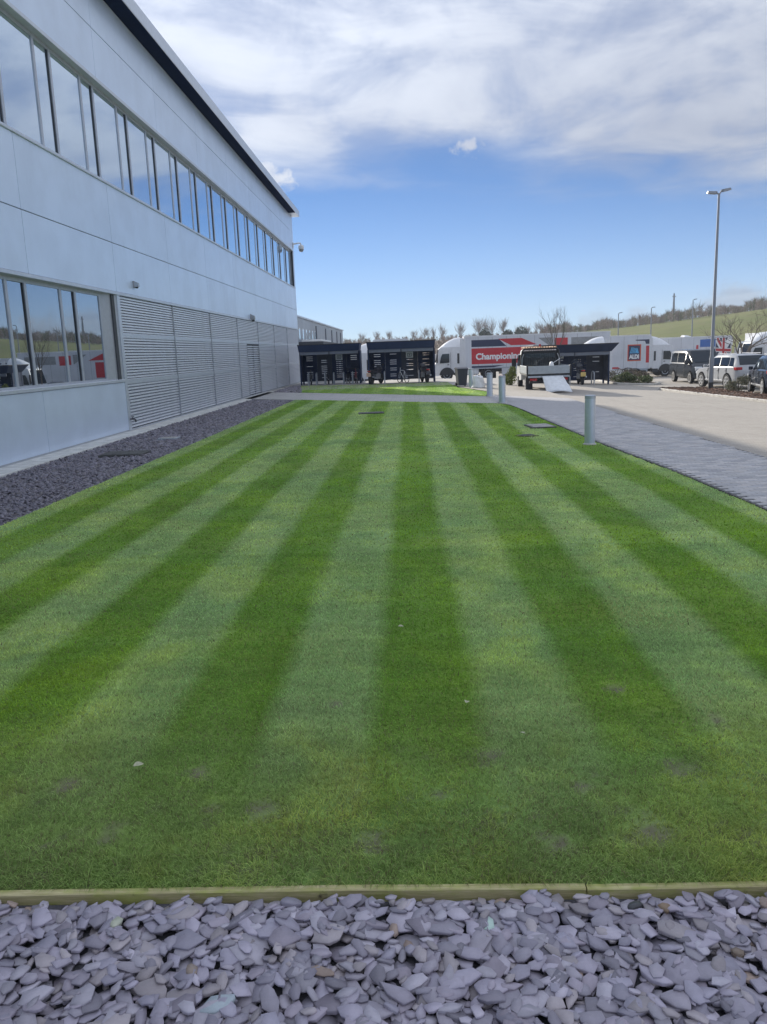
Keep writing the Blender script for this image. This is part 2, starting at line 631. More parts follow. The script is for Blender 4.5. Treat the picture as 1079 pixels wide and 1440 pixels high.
# pavement of grey blocks: bed, far part, individual blocks near the camera
pv_l = [(lawn_right(y) + 0.07, y) for y in np.arange(-3, 30, 1.5)]
sheet_poly('pavement_bed', [(6.15, -3)] + [(6.15, 31.0)] + [(p[0], p[1]) for p in reversed(pv_l)], -0.022, M_mortar, thick=0.1)
PAVE_SPLIT = 24.0
far_l = [(lawn_right(y) + 0.07, y) for y in (24.0, 26, 28, 29)]
sheet_poly('pavement', [(6.15, 24.0), (6.15, 31.5), (3.7, 35.2), (3.35, 36.0), (3.3, 31.0), (3.45, 29.6)] + [(p[0], p[1]) for p in reversed(far_l)][:-1] + [far_l[0]], -0.004, M_pave_far)
pav = bpy.data.objects['pavement']
sheet_poly('path', [(-8.2, path_near(-8.2)), (3.3, path_near(3.3)), (3.34, path_far(3.34)), (-8.2, path_far(-8.2))], -0.012, M_path, thick=0.12)
# apron of paving between the path end, the bollards and the car park
sheet_poly('forecourt', [(3.35, 36.02), (3.71, 35.22), (6.15, 31.52), (6.27, 31.4), (6.27, 47.0), (2.6, 47.0), (2.75, 44), (3.9, 38)], -0.008, M_carpark)

# blocks
M_block = attr_mat('paving_block', 'tint', 0.85, 0.3, bump=0.3, bscale=90, var=0.12, vscale=25)
spots = []
yy = 2.0
row = 0
while yy < PAVE_SPLIT:
    xx = lawn_right(yy) + 0.075 + (0.1 if row % 2 else 0.0)
    while xx + 0.2 < 6.15:
        spots.append((xx + 0.1, yy + 0.05))
        xx += 0.2
    yy += 0.1
    row += 1
def in_frame(x, y, z=0.0, mpx=0):
    d = Vector((x, y, z - 2.0))
    w = d.dot(_fw)
    if w < 0.2: return None
    u, v = d.dot(_rt) / w, d.dot(_up) / w
    f = 28.074 / 36
    if abs(u) * f > 0.5 * 1079 / 1440 or abs(v) * f > 0.5: return None
    return w
vis = sorted([(in_frame(*s), s) for s in spots if in_frame(*s)], key=lambda q: q[0])
near = set(s for _, s in vis[:300])
def block_mesh(c):
    mb = MB()
    hx, hy, b = 0.0982, 0.0482, 0.005
    vs = [(-hx, -hy, -0.03), (hx, -hy, -0.03), (hx, hy, -0.03), (-hx, hy, -0.03), (-hx, -hy, -b), (hx, -hy, -b), (hx, hy, -b), (-hx, hy, -b),
          (-hx + b, -hy + b, 0), (hx - b, -hy + b, 0), (hx - b, hy - b, 0), (-hx + b, hy - b, 0)]
    fs = [(8, 9, 10, 11)] + [(i, (i + 1) % 4, 4 + (i + 1) % 4, 4 + i) for i in range(4)] + [(4 + i, 4 + (i + 1) % 4, 8 + (i + 1) % 4, 8 + i) for i in range(4)]
    return vs, fs
BV, BF = block_mesh(None)
tints = [tuple(c * k for c in base) for base in ((0.40, 0.395, 0.40), (0.43, 0.42, 0.42), (0.37, 0.367, 0.38), (0.46, 0.44, 0.43)) for k in (0.9, 1.0, 1.1)]
blk_meshes = []
for t in tints:
    me = bpy.data.meshes.new('paving_block')
    me.from_pydata(BV, [], BF)
    ca = me.color_attributes.new('tint', 'FLOAT_COLOR', 'POINT')
    for d in ca.data: d.color = (*t, 1)
    me.materials.append(M_block)
    blk_meshes.append(me)
rv, rq, rc = [], [], []
for s in spots:
    z = -0.003 + random.uniform(-0.0018, 0.0018)
    tx, ty = random.gauss(0, 0.004), random.gauss(0, 0.004)
    if s in near:
        o = bpy.data.objects.new('paving_block', random.choice(blk_meshes))
        COL.objects.link(o)
        o.parent = pav
        o.location = (s[0], s[1], z)
        o.rotation_euler = (tx, ty, random.gauss(0, 0.006))
    else:
        n = len(rv)
        t = random.choice(tints)
        for v in BV:
            rv.append((v[0] + s[0], v[1] + s[1], v[2] + z + v[0] * ty + v[1] * tx)); rc.append(t)
        rq += [tuple(i + n for i in f) for f in BF]
o = big_mesh('paving_blocks', rv, quad=np.array(rq), m=M_block, colors=np.array(rc), parent=pav)
tag(o, kind='stuff')

# lawns: soil sheets, then blades
lawn_pts = [(-5.3, 2.718), (4.28, 2.718)] + [(lawn_right(y), y) for y in (9.4, 12.6, 16.8, 23, 27, 29)] + [(3.3, path_near(3.3) - 0.02), (-5.35, path_near(-5.35) - 0.02)]
lawn2_pts = [(-5.9, path_far(-5.9) + 0.02), (3.2, path_far(3.2) + 0.02), (3.75, 36.5), (3.75, 38.0), (2.6, 43.8), (2.5, 46.95), (2.4, 51.6), (-2.6, 52.3), (-7.4, 54.0)]
sheet_poly('shelter_ground', [(2.5, 52.0), (2.5, 59), (-8.3, 59), (-8.3, 54.6), (-7.4, 54.05), (-2.6, 52.35), (2.41, 51.65)], 0.0, M_yard)

M_grass = attr_mat('grass_blade', 'tint', 0.7, 0.10, transl=0.45, var=0.0)


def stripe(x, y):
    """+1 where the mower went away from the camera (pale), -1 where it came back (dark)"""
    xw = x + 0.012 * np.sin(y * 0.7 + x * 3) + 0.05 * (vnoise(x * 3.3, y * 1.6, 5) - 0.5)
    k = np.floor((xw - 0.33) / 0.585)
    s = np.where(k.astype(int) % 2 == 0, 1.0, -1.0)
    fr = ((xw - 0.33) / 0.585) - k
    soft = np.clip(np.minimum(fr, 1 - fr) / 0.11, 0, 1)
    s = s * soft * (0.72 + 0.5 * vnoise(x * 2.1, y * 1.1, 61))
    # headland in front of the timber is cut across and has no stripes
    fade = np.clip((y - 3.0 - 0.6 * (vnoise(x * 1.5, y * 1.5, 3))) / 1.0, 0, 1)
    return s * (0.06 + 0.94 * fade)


def in_poly(x, y, pts):
    ins = np.zeros(len(x), bool)
    n = len(pts)
    for i in range(n):
        (xa, ya), (xb, yb) = pts[i], pts[(i + 1) % n]
        cond = ((ya > y) != (yb > y)) & (x < (xb - xa) * (y - ya) / (yb - ya + 1e-12) + xa)
        ins ^= cond
    return ins


BARE_ALL = [(-0.72, 3.25, 0.13), (0.33, 3.72, 0.11), (0.95, 3.05, 0.16), (1.25, 3.55, 0.14), (-0.2, 3.02, 0.12), (-1.1, 3.6, 0.10), (0.55, 2.98, 0.12), (1.5, 3.05, 0.12),
        (-1.35, 3.1, 0.12), (-1.72, 3.5, 0.10), (-0.48, 4.35, 0.07), (1.15, 4.5, 0.10), (2.66, 18.4, 0.30), (1.6, 4.05, 0.11), (0.1, 3.35, 0.09), (0.75, 3.4, 0.08), (-0.95, 3.28, 0.08)]


BARE = [(bx, by, br * 0.78) for bx, by, br in BARE_ALL]


def blades(zones, pts, striped=True, damp=1.0):
    Vs, Cs, nb = [], [], 0
    for (x0, x1, y0, y1, dens, h, w) in zones:
        n = int((x1 - x0) * (y1 - y0) * dens)
        x = rng.uniform(x0, x1, n); y = rng.uniform(y0, y1, n)
        keep = in_poly(x, y, pts)
        bare = np.zeros(n)
        wob = vnoise(x * 14, y * 14, 9) * 0.9 + 0.45
        for (bx, by, br) in BARE:
            d = np.hypot((x - bx), (y - by) * 0.9) / (br * wob)
            bare = np.maximum(bare, np.clip(1.3 - d, 0, 1))
        thin = vnoise(x * 2.3, y * 2.3, 21)
        nearfade = np.clip((4.6 - y) / 1.6, 0, 1)
        keep &= rng.random(n) > bare * 0.7 * (wob > 0.6)
        keep &= rng.random(n) > np.clip(thin - 0.45, 0, 1) * 1.6 * nearfade
        x, y, bare = x[keep], y[keep], bare[keep]
        n = len(x)
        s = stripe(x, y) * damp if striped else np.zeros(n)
        patch = vnoise(x * 1.1, y * 0.8, 2) * 0.55 + vnoise(x * 4.1, y * 3.3, 4) * 0.45
        edge = np.exp(-np.maximum(y - 2.75, 0) / 0.16) if striped else np.zeros(n)
        hh = 0.78 * h * rng.uniform(0.55, 1.25, n) * (0.8 + 0.4 * patch) * (1 + 1.3 * edge) * (1 - 0.5 * bare)
        ang = rng.uniform(0, 2 * np.pi, n)
        lean = rng.uniform(0.8, 2.2, n)
        lx = np.cos(ang) * lean
        ly = np.sin(ang) * lean + 1.1 * s - edge * 1.5
        # tufts lie in wandering directions on the uncut headland
        swirl = 2 * np.pi * vnoise(x * 3.1, y * 3.1, 33) * 1.4
        lx += np.cos(swirl) * 0.7 * nearfade[keep]; ly += np.sin(swirl) * 0.5 * nearfade[keep]
        wa = rng.uniform(0, 2 * np.pi, n)
        ww = w * rng.uniform(0.7, 1.3, n)
        px, py = np.cos(wa) * ww * .5, np.sin(wa) * ww * .5
        zb = np.full(n, -0.008)
        norm = 1 / np.sqrt(1 + lx ** 2 + ly ** 2)
        mz = hh * 0.55 * norm ** 0.5
        tz = hh * norm
        mx_, my_ = x + lx * hh * 0.30 * norm, y + ly * hh * 0.30 * norm
        tx_, ty_ = x + lx * hh * norm * 1.05, y + ly * hh * norm * 1.05
        v = np.stack([np.stack([x - px, y - py, zb], -1), np.stack([x + px, y + py, zb], -1),
                      np.stack([mx_ + px * .8, my_ + py * .8, zb + mz], -1), np.stack([mx_ - px * .8, my_ - py * .8, zb + mz], -1),
                      np.stack([tx_, ty_, zb + tz], -1)], 1)
        # colour of the blades: light and dark sheen of the stripes painted in; cultivar and vigour vary from patch to patch, dry tips here and there
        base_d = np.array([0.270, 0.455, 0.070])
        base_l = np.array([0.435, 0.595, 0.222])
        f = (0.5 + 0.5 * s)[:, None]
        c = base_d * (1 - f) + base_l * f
        if not striped:
            c = np.tile(np.array([0.25, 0.38, 0.09]), (n, 1))
        yel = np.clip((patch - 0.5) * 3.0, -0.35, 1)[:, None]
        c = c * (1 + 0.22 * yel * np.array([1.6, 0.8, -0.2]))
        c = c * rng.uniform(0.66, 1.34, n)[:, None] * (0.84 + 0.32 * vnoise(x * 3.0, y * 12.0, 88))[:, None]
        nf = nearfade[keep][:, None]
        mott = vnoise(x * 5.5, y * 5.0, 41)[:, None] * .6 + vnoise(x * 1.9, y * 2.2, 42)[:, None] * .4
        c = c * (1 - nf * (1 - (0.80 + 0.46 * mott) * np.array([1.06, 0.90, 0.98])))
        dry = rng.random(n) < (0.05 + 0.26 * nearfade[keep] * (vnoise(x * 2.7, y * 2.7, 17) ** 1.5))
        c[dry] = np.array([0.27, 0.25, 0.13]) * rng.uniform(0.7, 1.15, dry.sum())[:, None]
        Vs.append(v.reshape(-1, 3)); Cs.append(np.repeat(c, 5, 0)); nb += n
    V = np.concatenate(Vs); C = np.concatenate(Cs)
    i = np.arange(nb)[:, None] * 5
    Q = i + np.array([[0, 1, 2, 3]])
    T = i + np.array([[3, 2, 4]])
    return V, T, Q, C


M_turf = attr_mat('turf', 'tint', 0.9, 0.08, bump=0.6, bscale=70, var=0.30, vscale=34)
def bare_amount(x, y):
    b = np.zeros(len(x))
    wob = vnoise(x * 11, y * 11, 9) * 1.1 + 0.25
    for (bx, by, br) in BARE:
        b = np.maximum(b, np.clip(1.3 - np.hypot(x - bx, (y - by) * 0.9) / (br * wob), 0, 1))
    return b
def lawn_sheet(nm, pts, xs, ys, damp):
    P = np.array(pts)
    X, Y = np.meshgrid(xs, ys)
    x, y = X.ravel(), Y.ravel()
    nx, ny = len(xs), len(ys)
    i = np.arange((nx - 1) * (ny - 1)); r, c = i // (nx - 1), i % (nx - 1)
    a = r * nx + c
    Q = np.stack([a, a + 1, a + nx + 1, a + nx], -1)
    cx_, cy_ = x[Q].mean(1), y[Q].mean(1)
    Q = Q[in_poly(cx_, cy_, pts)]
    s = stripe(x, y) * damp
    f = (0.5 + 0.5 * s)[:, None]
    col = np.array([0.150, 0.255, 0.042]) * (1 - f) + np.array([0.245, 0.345, 0.122]) * f  # turf colour carries the painted sheen of the pale and dark stripes
    patch = (vnoise(x * 1.1, y * 0.8, 2) * 0.55 + vnoise(x * 4.1, y * 3.3, 4) * 0.45)[:, None]
    col = col * (0.66 + 0.68 * patch)
    fl = vnoise(x * 3.0, y * 14.0, 88)[:, None]
    col = col * (0.86 + 0.28 * fl) * (1 + (vnoise(x * 0.8, y * 1.7, 89)[:, None] - .5) * np.array([0.34, 0.14, 0.0]))
    b = (np.clip(bare_amount(x, y) * 1.6, 0, 1) * (0.45 + 0.55 * np.clip((vnoise(x * 24, y * 24, 51) - 0.36) * 4, 0, 1)))[:, None] * 0.9
    nearf = np.clip((4.4 - y) / 1.4, 0, 1)
    b = np.maximum(b, (nearf * np.clip((vnoise(x * 7.5, y * 7.5, 52) - 0.62) * 5, 0, 0.7) * np.clip((vnoise(x * 26, y * 26, 53) - 0.42) * 5, 0, 1))[:, None])
    col = col * (1 - b) + np.array([0.155, 0.14, 0.10]) * b
    z = -0.006 - 0.004 * vnoise(x * 6, y * 6, 77)
    o = big_mesh(nm, np.stack([x, y, z], -1), quad=Q, m=M_turf, colors=col)
    tag(o, kind='structure')
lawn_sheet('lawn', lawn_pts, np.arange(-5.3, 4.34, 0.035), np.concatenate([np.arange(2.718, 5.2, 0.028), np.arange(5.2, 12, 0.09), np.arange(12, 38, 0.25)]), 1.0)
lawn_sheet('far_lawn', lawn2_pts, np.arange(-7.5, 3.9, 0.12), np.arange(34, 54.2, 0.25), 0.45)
zones = [(-3.2, 2.8, 2.719, 3.9, 19000, 0.036, 0.0035), (-3.9, 3.4, 3.9, 5.4, 11500, 0.034, 0.0044), (-4.8, 4.3, 5.4, 8.0, 4200, 0.036, 0.0066),
         (-5.3, -3.2, 2.719, 3.9, 12000, 0.037, 0.0044), (2.8, 4.3, 2.719, 3.9, 12000, 0.037, 0.0044), (-5.3, -3.9, 3.9, 5.4, 7500, 0.034, 0.0055), (3.4, 4.3, 3.9, 5.4, 7500, 0.034, 0.0055), (-5.3, -4.8, 5.4, 8.0, 4200, 0.036, 0.0066),
         (-5.3, 4.3, 8.0, 13.0, 1500, 0.034, 0.010), (-5.3, 4.3, 13.0, 41, 380, 0.032, 0.018)]
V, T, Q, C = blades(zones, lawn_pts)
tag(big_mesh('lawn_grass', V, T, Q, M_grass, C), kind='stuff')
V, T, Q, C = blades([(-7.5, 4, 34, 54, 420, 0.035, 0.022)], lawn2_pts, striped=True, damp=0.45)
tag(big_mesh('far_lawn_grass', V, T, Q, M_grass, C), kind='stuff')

# ------------------------------------------------------------------ slate beds
M_slate = attr_mat('slate_chip', 'tint', 0.5, 0.5, bump=0.5, bscale=70, var=0.26, vscale=22)
M_slatebase = mat('slate_gap_shade', (0.075, 0.073, 0.085), 0.95, var=0.3, scale=12, bump=0.5, bscale=50)  # dark base, coloured to give the gaps between chips their shade
sheet_poly('slate_bed', [(-3.6, 0.7), (3.6, 0.7), (3.6, 2.668), (-3.6, 2.668)], -0.035, M_slatebase, thick=0.05)
bed = bpy.data.objects['slate_bed']


def chip_shape(L, Wd, th, n):
    a = np.sort((np.arange(n) + rng.uniform(-0.36, 0.36, n)) / n * 2 * np.pi)
    r = rng.uniform(0.68, 1.16, n)
    x, y = np.cos(a) * r * L / 2, np.sin(a) * r * Wd / 2
    k = rng.uniform(-0.35, 0.35)
    x = x + k * y
    return x, y


def make_chip(n, x, y, th):
    """closed chipped plate: top face, chamfer, rim, underside"""
    ins = rng.uniform(0.92, 0.99, n)
    tz = th / 2 + rng.normal(0, th * 0.06, n)
    top = np.stack([x * ins, y * ins, tz], -1)
    mid = np.stack([x, y, th * rng.uniform(0.05, 0.38, n)], -1)
    bi = rng.uniform(0.86, 0.99, n)
    bot = np.stack([x * bi, y * bi, np.full(n, -th / 2)], -1)
    ctr = np.array([[rng.normal(0, .1) * x.max(), rng.normal(0, .1) * y.max(), th / 2 + rng.normal(0, th * 0.07)]])
    V = np.concatenate([top, mid, bot, ctr])
    i = np.arange(n); j = (i + 1) % n
    T = np.concatenate([np.stack([i, j, np.full(n, 3 * n)], -1)])
    Q = np.concatenate([np.stack([n + i, n + j, j, i], -1), np.stack([2 * n + i, 2 * n + j, n + j, n + i], -1)])
    return V, T, Q


GX0, GY0, GS = -3.6, 0.7, 0.006
NXg, NYg = int(7.2 / GS), int(1.97 / GS)
Hm = np.full((NXg, NYg), -0.035)
own = np.full((NXg, NYg), -1, int)
chips = []
slate_tones = np.array([[0.225, 0.215, 0.245], [0.195, 0.19, 0.22], [0.25, 0.24, 0.265], [0.205, 0.19, 0.215], [0.24, 0.235, 0.255], [0.165, 0.16, 0.18], [0.22, 0.205, 0.205]])


def drop_chip(cx, cy, L, Wd, th, tone, n):
    x, y = chip_shape(L, Wd, th, n)
    rz = rng.uniform(0, 2 * np.pi)
    c, s = math.cos(rz), math.sin(rz)
    xr, yr = c * x - s * y, s * x + c * y
    rad = max(np.abs(xr).max(), np.abs(yr).max())
    a0, a1 = int((cx - rad - GX0) / GS), int((cx + rad - GX0) / GS) + 1
    b0, b1 = int((cy - rad - GY0) / GS), int((cy + rad - GY0) / GS) + 1
    if a0 < 0 or b0 < 0 or a1 >= NXg or b1 >= NYg + 2: return
    b1 = min(b1, NYg)
    gx = GX0 + (np.arange(a0, a1) + .5) * GS - cx
    gy = GY0 + (np.arange(b0, b1) + .5) * GS - cy
    XX, YY = np.meshgrid(gx, gy, indexing='ij')
    ins = in_poly(XX.ravel(), YY.ravel(), list(zip(xr, yr))).reshape(XX.shape)
    if ins.sum() < 6: return
    z = Hm[a0:a1, b0:b1][ins]
    px, py = XX[ins], YY[ins]
    A = np.stack([px, py, np.ones_like(px)], -1)
    # rest on the higher supports of the heap under it
    wgt = np.exp((z - z.max()) / 0.010)
    sol = np.linalg.lstsq(A * wgt[:, None] ** .5, z * wgt ** .5, rcond=None)[0]
    ga = np.clip(sol[0] * 0.6 + rng.normal(0, 0.10), -0.28, 0.28)
    gb = np.clip(sol[1] * 0.6 + rng.normal(0, 0.10), -0.28, 0.28)
    pl = ga * px + gb * py
    gap = np.sort(z - pl)
    off = gap[int(len(gap) * 0.82)]            # nearly touching: slivers may bite into each other
    mx_ = (pl + off + th).max()
    if mx_ > 0.020: off -= mx_ - 0.020
    V, T, Q = make_chip(n, x, y, th)
    nx, ny, nz = -ga, -gb, 1.0
    ln = math.sqrt(nx * nx + ny * ny + 1)
    Nn = np.array([nx, ny, nz]) / ln
    ux = np.array([c, s, 0]); ux = ux - Nn * ux.dot(Nn); ux /= np.linalg.norm(ux)
    uy = np.cross(Nn, ux)
    Mx = np.stack([ux, uy, Nn], 1)
    W3 = V @ Mx.T + np.array([cx, cy, off + th / 2])
    Hm[a0:a1, b0:b1][ins] = np.maximum(Hm[a0:a1, b0:b1][ins], pl + off + th)
    own[a0:a1, b0:b1][ins] = len(chips)
    chips.append([W3, T, Q, tone, np.array([cx, cy, off]), L * Wd])


def slate_tone():
    t = slate_tones[rng.integers(len(slate_tones))] * rng.uniform(0.66, 1.20) * np.array([1.70, 1.63, 1.73])
    if rng.random() < 0.012: t = np.array([0.33, 0.25, 0.21]) * rng.uniform(0.8, 1.2)
    return t


for layer, cnt, lo, hi in ((0, 2400, 0.06, 0.12), (1, 1900, 0.06, 0.11), (2, 2500, 0.06, 0.14), (3, 1300, 0.04, 0.09)):
    for _ in range(cnt):
        L = float(np.clip(rng.lognormal(math.log((lo + hi) / 2), 0.28), 0.028, 0.15))
        Wd = L * rng.uniform(0.45, 0.85)
        drop_chip(rng.uniform(-3.5, 3.5), rng.uniform(0.78, 2.655), L, Wd, float(np.clip(L * rng.uniform(0.075, 0.15), 0.006, 0.015)), slate_tone(), int(rng.integers(5, 9)))
# fill what is still bare
for _pass in range(2):
    ii, jj = np.where(own < 0)
    if len(ii) == 0: break
    pick = rng.permutation(len(ii))[:2600]
    for a_, b_ in zip(ii[pick], jj[pick]):
        if own[a_, b_] >= 0: continue
        L = float(rng.uniform(0.04, 0.095))
        drop_chip(GX0 + (a_ + .5) * GS, GY0 + (b_ + .5) * GS, L, L * rng.uniform(0.45, 0.8), float(L * rng.uniform(0.1, 0.18)), slate_tone(), int(rng.integers(6, 9)))
special = [(0.215, 2.49, 0.085, 0.06, (0.46, 0.60, 0.54), 'pale green slate chip lying near the timber edging, left of the middle joint'),
           (0.76, 2.58, 0.10, 0.055, (0.055, 0.055, 0.06), 'rounded near-black stone against the timber edging'),
           (0.86, 2.56, 0.05, 0.04, (0.24, 0.17, 0.11), 'small brown stone beside the near-black stone at the timber edging'),
           (-1.12, 2.52, 0.07, 0.04, (0.48, 0.50, 0.39), 'pale greenish chip close to the timber at the left'),
           (-0.78, 2.28, 0.06, 0.05, (0.30, 0.24, 0.20), 'brownish chip among the grey chips at the left'),
           (-0.66, 2.14, 0.12, 0.075, (0.40, 0.46, 0.50), 'large pale blue-grey chip with a white edge, front left'),
           (1.03, 2.34, 0.05, 0.04, (0.21, 0.16, 0.12), 'brown chip among grey chips at the right')]
sp_idx = {}
for (x, y, L, Wd, tone, lab) in special:
    k0 = len(chips)
    drop_chip(x, y, L, Wd, 0.018, np.array(tone), 8)
    if len(chips) > k0: sp_idx[k0] = lab
# the 300 chips that show largest in the picture are objects of their own
cnt = np.bincount(own[own >= 0], minlength=len(chips))
score = []
for k, ch in enumerate(chips):
    w = in_frame(ch[4][0], ch[4][1], ch[4][2])
    score.append(-1.0 if w is None else cnt[k] / (w * w))
score = np.array(score)
for k in sp_idx: score[k] = 1e9
top = set(np.argsort(-score)[:300].tolist())
Vs, Ts, Qs, Cs, n0 = [], [], [], [], 0
for k, (W3, T, Q, tone, pos, ar) in enumerate(chips):
    if k in top:
        o = big_mesh('slate_chip', W3 - pos, T, Q, M_slate, np.tile(tone, (len(W3), 1)), bed)
        o.location = pos
        if k in sp_idx: o['label'] = sp_idx[k]
    else:
        Vs.append(W3); Ts.append(T + n0); Qs.append(Q + n0); Cs.append(np.tile(tone, (len(W3), 1))); n0 += len(W3)
tag(big_mesh('slate_chips', np.concatenate(Vs), np.concatenate(Ts), np.concatenate(Qs), M_slate, np.concatenate(Cs), bed), kind='stuff')

# strip of slate along the foot of the office wall, and the patch beyond the path
def strip_chips(name, pts, dens_fn, size_fn, zlev):
    P = np.array(pts)
    x0, y0 = P.min(0); x1, y1 = P.max(0)
    n = int((x1 - x0) * (y1 - y0) * 520)
    x = rng.uniform(x0, x1, n); y = rng.uniform(y0, y1, n)
    k = in_poly(x, y, pts) & (rng.random(n) < dens_fn(y))
    x, y = x[k], y[k]; n = len(x)
    L = size_fn(y) * rng.uniform(0.6, 1.35, n); Wd = L * rng.uniform(0.45, 0.8, n); th = L * rng.uniform(0.13, 0.22, n)
    rz = rng.uniform(0, 2 * np.pi, n)
    nx, ny = rng.normal(0, 0.30, n), rng.normal(0, 0.30, n)
    zc = zlev + rng.uniform(-0.015, 0.03, n)
    m = 6
    ang = np.arange(m) / m * 2 * np.pi
    r = rng.uniform(0.75, 1.1, (n, m))
    aa = ang[None, :] + rng.uniform(-0.3, 0.3, (n, m))
    lx, ly = np.cos(aa) * r * L[:, None] / 2, np.sin(aa) * r * Wd[:, None] / 2
    c, s = np.cos(rz)[:, None], np.sin(rz)[:, None]
    gx, gy = c * lx - s * ly, s * lx + c * ly
    tilt = -(nx[:, None] * gx + ny[:, None] * gy)
    topv = np.stack([x[:, None] + gx * .9, y[:, None] + gy * .9, zc[:, None] + tilt + th[:, None] / 2], -1)
    botv = np.stack([x[:, None] + gx, y[:, None] + gy, zc[:, None] + tilt - th[:, None] / 2], -1)
    V = np.concatenate([topv, botv], 1).reshape(-1, 3)
    base = np.arange(n)[:, None] * 12
    T = np.concatenate([base + np.array([[0, i, i + 1]]) for i in range(1, 5)])
    Q = np.concatenate([base + np.array([[6 + i, 6 + (i + 1) % 6, (i + 1) % 6, i]]) for i in range(6)])
    C = slate_tones[rng.integers(len(slate_tones), size=n)] * rng.uniform(0.72, 1.12, n)[:, None] * np.array([0.98, 0.95, 1.0])
    return big_mesh(name, V, T, Q, M_slate, np.repeat(C, 12, 0))


strip_pts = [(-7.78, 3.5), (-5.32, 3.5), (-5.32, path_near(-5.32) - 0.03), (-7.78, path_near(-7.78) - 0.03)]
strip2_pts = [(-7.8, path_far(-7.8) + 0.03), (-5.95, path_far(-5.95) + 0.03), (-7.3, 53.6), (-7.8, 54.2)]
sheet_poly('slate_strip', strip_pts, -0.085, M_slatebase, thick=0.05)
sheet_poly('far_slate_patch', strip2_pts, -0.06, M_slatebase, thick=0.05)
tag(strip_chips('slate_strip_chips', strip_pts, lambda y: np.clip(13.0 / y, 0.4, 1.0), lambda y: np.clip(0.0058 * y, 0.07, 0.13), -0.075), kind='stuff')
tag(strip_chips('far_slate_chips', strip2_pts, lambda y: 0.16 + 0 * y, lambda y: 0.2 + 0 * y, -0.03), kind='stuff')

# timber edging between slate and lawn: boards end to end
M_timber = bpy.data.materials.new('mossy_timber')
M_timber.use_nodes = True
t = NT(M_timber.node_tree.nodes, M_timber.node_tree.links)
b = t.n['Principled BSDF']; b.inputs['Roughness'].default_value = 0.85
tcx = t.node('ShaderNodeTexCoord')
grain = t.noise(t.vmath('MULTIPLY', tcx.outputs['Object'], (2, 40, 40)), 3.0, 6, 0.65)
blot = t.noise(t.vmath('MULTIPLY', tcx.outputs['Object'], (1, 3, 3)), 5.0, 6, 0.7)
c1 = t.mix(t.ramp(grain, 0.3, 0.75), (0.42, 0.37, 0.18), (0.66, 0.59, 0.34))
c2 = t.mix(t.ramp(blot, 0.42, 0.68), c1, (0.42, 0.44, 0.13))
c3 = t.mix(t.ramp(t.noise(tcx.outputs['Object'], 7.0, 5, 0.7), 0.60, 0.74), c2, (0.085, 0.062, 0.04))
t.put(b.inputs['Base Color'], c3)
bp = t.node('ShaderNodeBump'); bp.inputs['Strength'].default_value = 0.5; bp.inputs['Distance'].default_value = 0.004
t.put(bp.inputs['Height'], grain); t.l.new(bp.outputs[0], b.inputs['Normal'])
edg = thing('timber_edging', 'mossy timber edging boards between the striped lawn and the grey slate', 'edging', (0, 2.70, -0.13))
for (xa, xb, tw, dz_) in ((-4.2, -1.81, 0.004, 0.0), (-1.80, 0.606, -0.004, 0.002), (0.612, 3.0, 0.005, -0.002), (3.01, 4.28, 0.0, 0.0)):
    mb = MB((0, 2.70, -0.13))
    N = 12
    for k in range(N + 1):
        x = xa + (xb - xa) * k / N
        wv = 0.004 * math.sin(x * 2.3 + tw * 900) + random.uniform(-0.0012, 0.0012)
        zt = dz_ + random.uniform(-0.0012, 0.0012)
        e = 0.004
        prof = [(2.683 + wv, -0.16), (2.683 + wv, zt - e), (2.687 + wv, zt), (2.713 + wv, zt), (2.717 + wv, zt - e), (2.717 + wv, -0.16)]
        mb.v += [(x, p[0] - 2.70, p[1] + 0.13) for p in prof]
        if k:
            a, c = (k - 1) * 6, k * 6
            for j in range(6):
                mb.f.append((a + j, a + (j + 1) % 6, c + (j + 1) % 6, c + j)); mb.mi.append(0)
    mb.f.append(tuple(range(6))); mb.f.append(tuple(N * 6 + j for j in range(6))); mb.mi += [0, 0]
    mb.build('board', M_timber, edg)

# ------------------------------------------------------------------ office building
XW = -8.3
BE = 61.5                     # far corner
B0 = (XW, 28.0, 0.0)
M_clad = mat('silver_cladding', (0.70, 0.80, 0.95), 0.34, metal=0.30, var=0.045, scale=0.8, spec=0.5, streak=0.10, bump=0.05, bscale=1.6)
M_clad2 = mat('silver_cladding_dull', (0.685, 0.785, 0.935), 0.36, metal=0.30, var=0.05, scale=0.8, streak=0.12, bump=0.05, bscale=1.6)
M_back = mat('joint_shadow_membrane', (0.07, 0.075, 0.085), 0.8, var=0.1)
M_frame = mat('window_frame_alu', (0.48, 0.505, 0.55), 0.4, metal=0.5, var=0.05)
M_trim = mat('pressed_trim', (0.62, 0.66, 0.72), 0.38, metal=0.5, var=0.04)
M_soff = mat('soffit_paint', (0.016, 0.026, 0.062), 0.9, var=0.1, spec=0.05)
M_slat = mat('louvre_slat', (0.78, 0.81, 0.87), 0.42, metal=0.4, var=0.05, scale=2)
M_louv_back = mat('louvre_recess', (0.10, 0.11, 0.13), 0.8, var=0.1)
M_footing = mat('pale_concrete', (0.60, 0.60, 0.57), 0.9, var=0.18, scale=3, bump=0.15)
M_glass_up = glass_mat('upper_glass', (0.80, 0.91, 1.0), 0.80, base=(0.03, 0.04, 0.055))
M_glass_lo = glass_mat('lower_glass', (0.72, 0.80, 0.88), 0.5)
M_render = mat('side_wall_cladding', (0.50, 0.53, 0.58), 0.5, metal=0.3, var=0.05)
M_dark = mat('dark_reveal', (0.05, 0.055, 0.065), 0.6)
M_mull = mat('mullion_grey', (0.30, 0.32, 0.36), 0.5, metal=0.3)
M_grey_door = mat('door_frame_grey', (0.16, 0.175, 0.20), 0.5, metal=0.3)

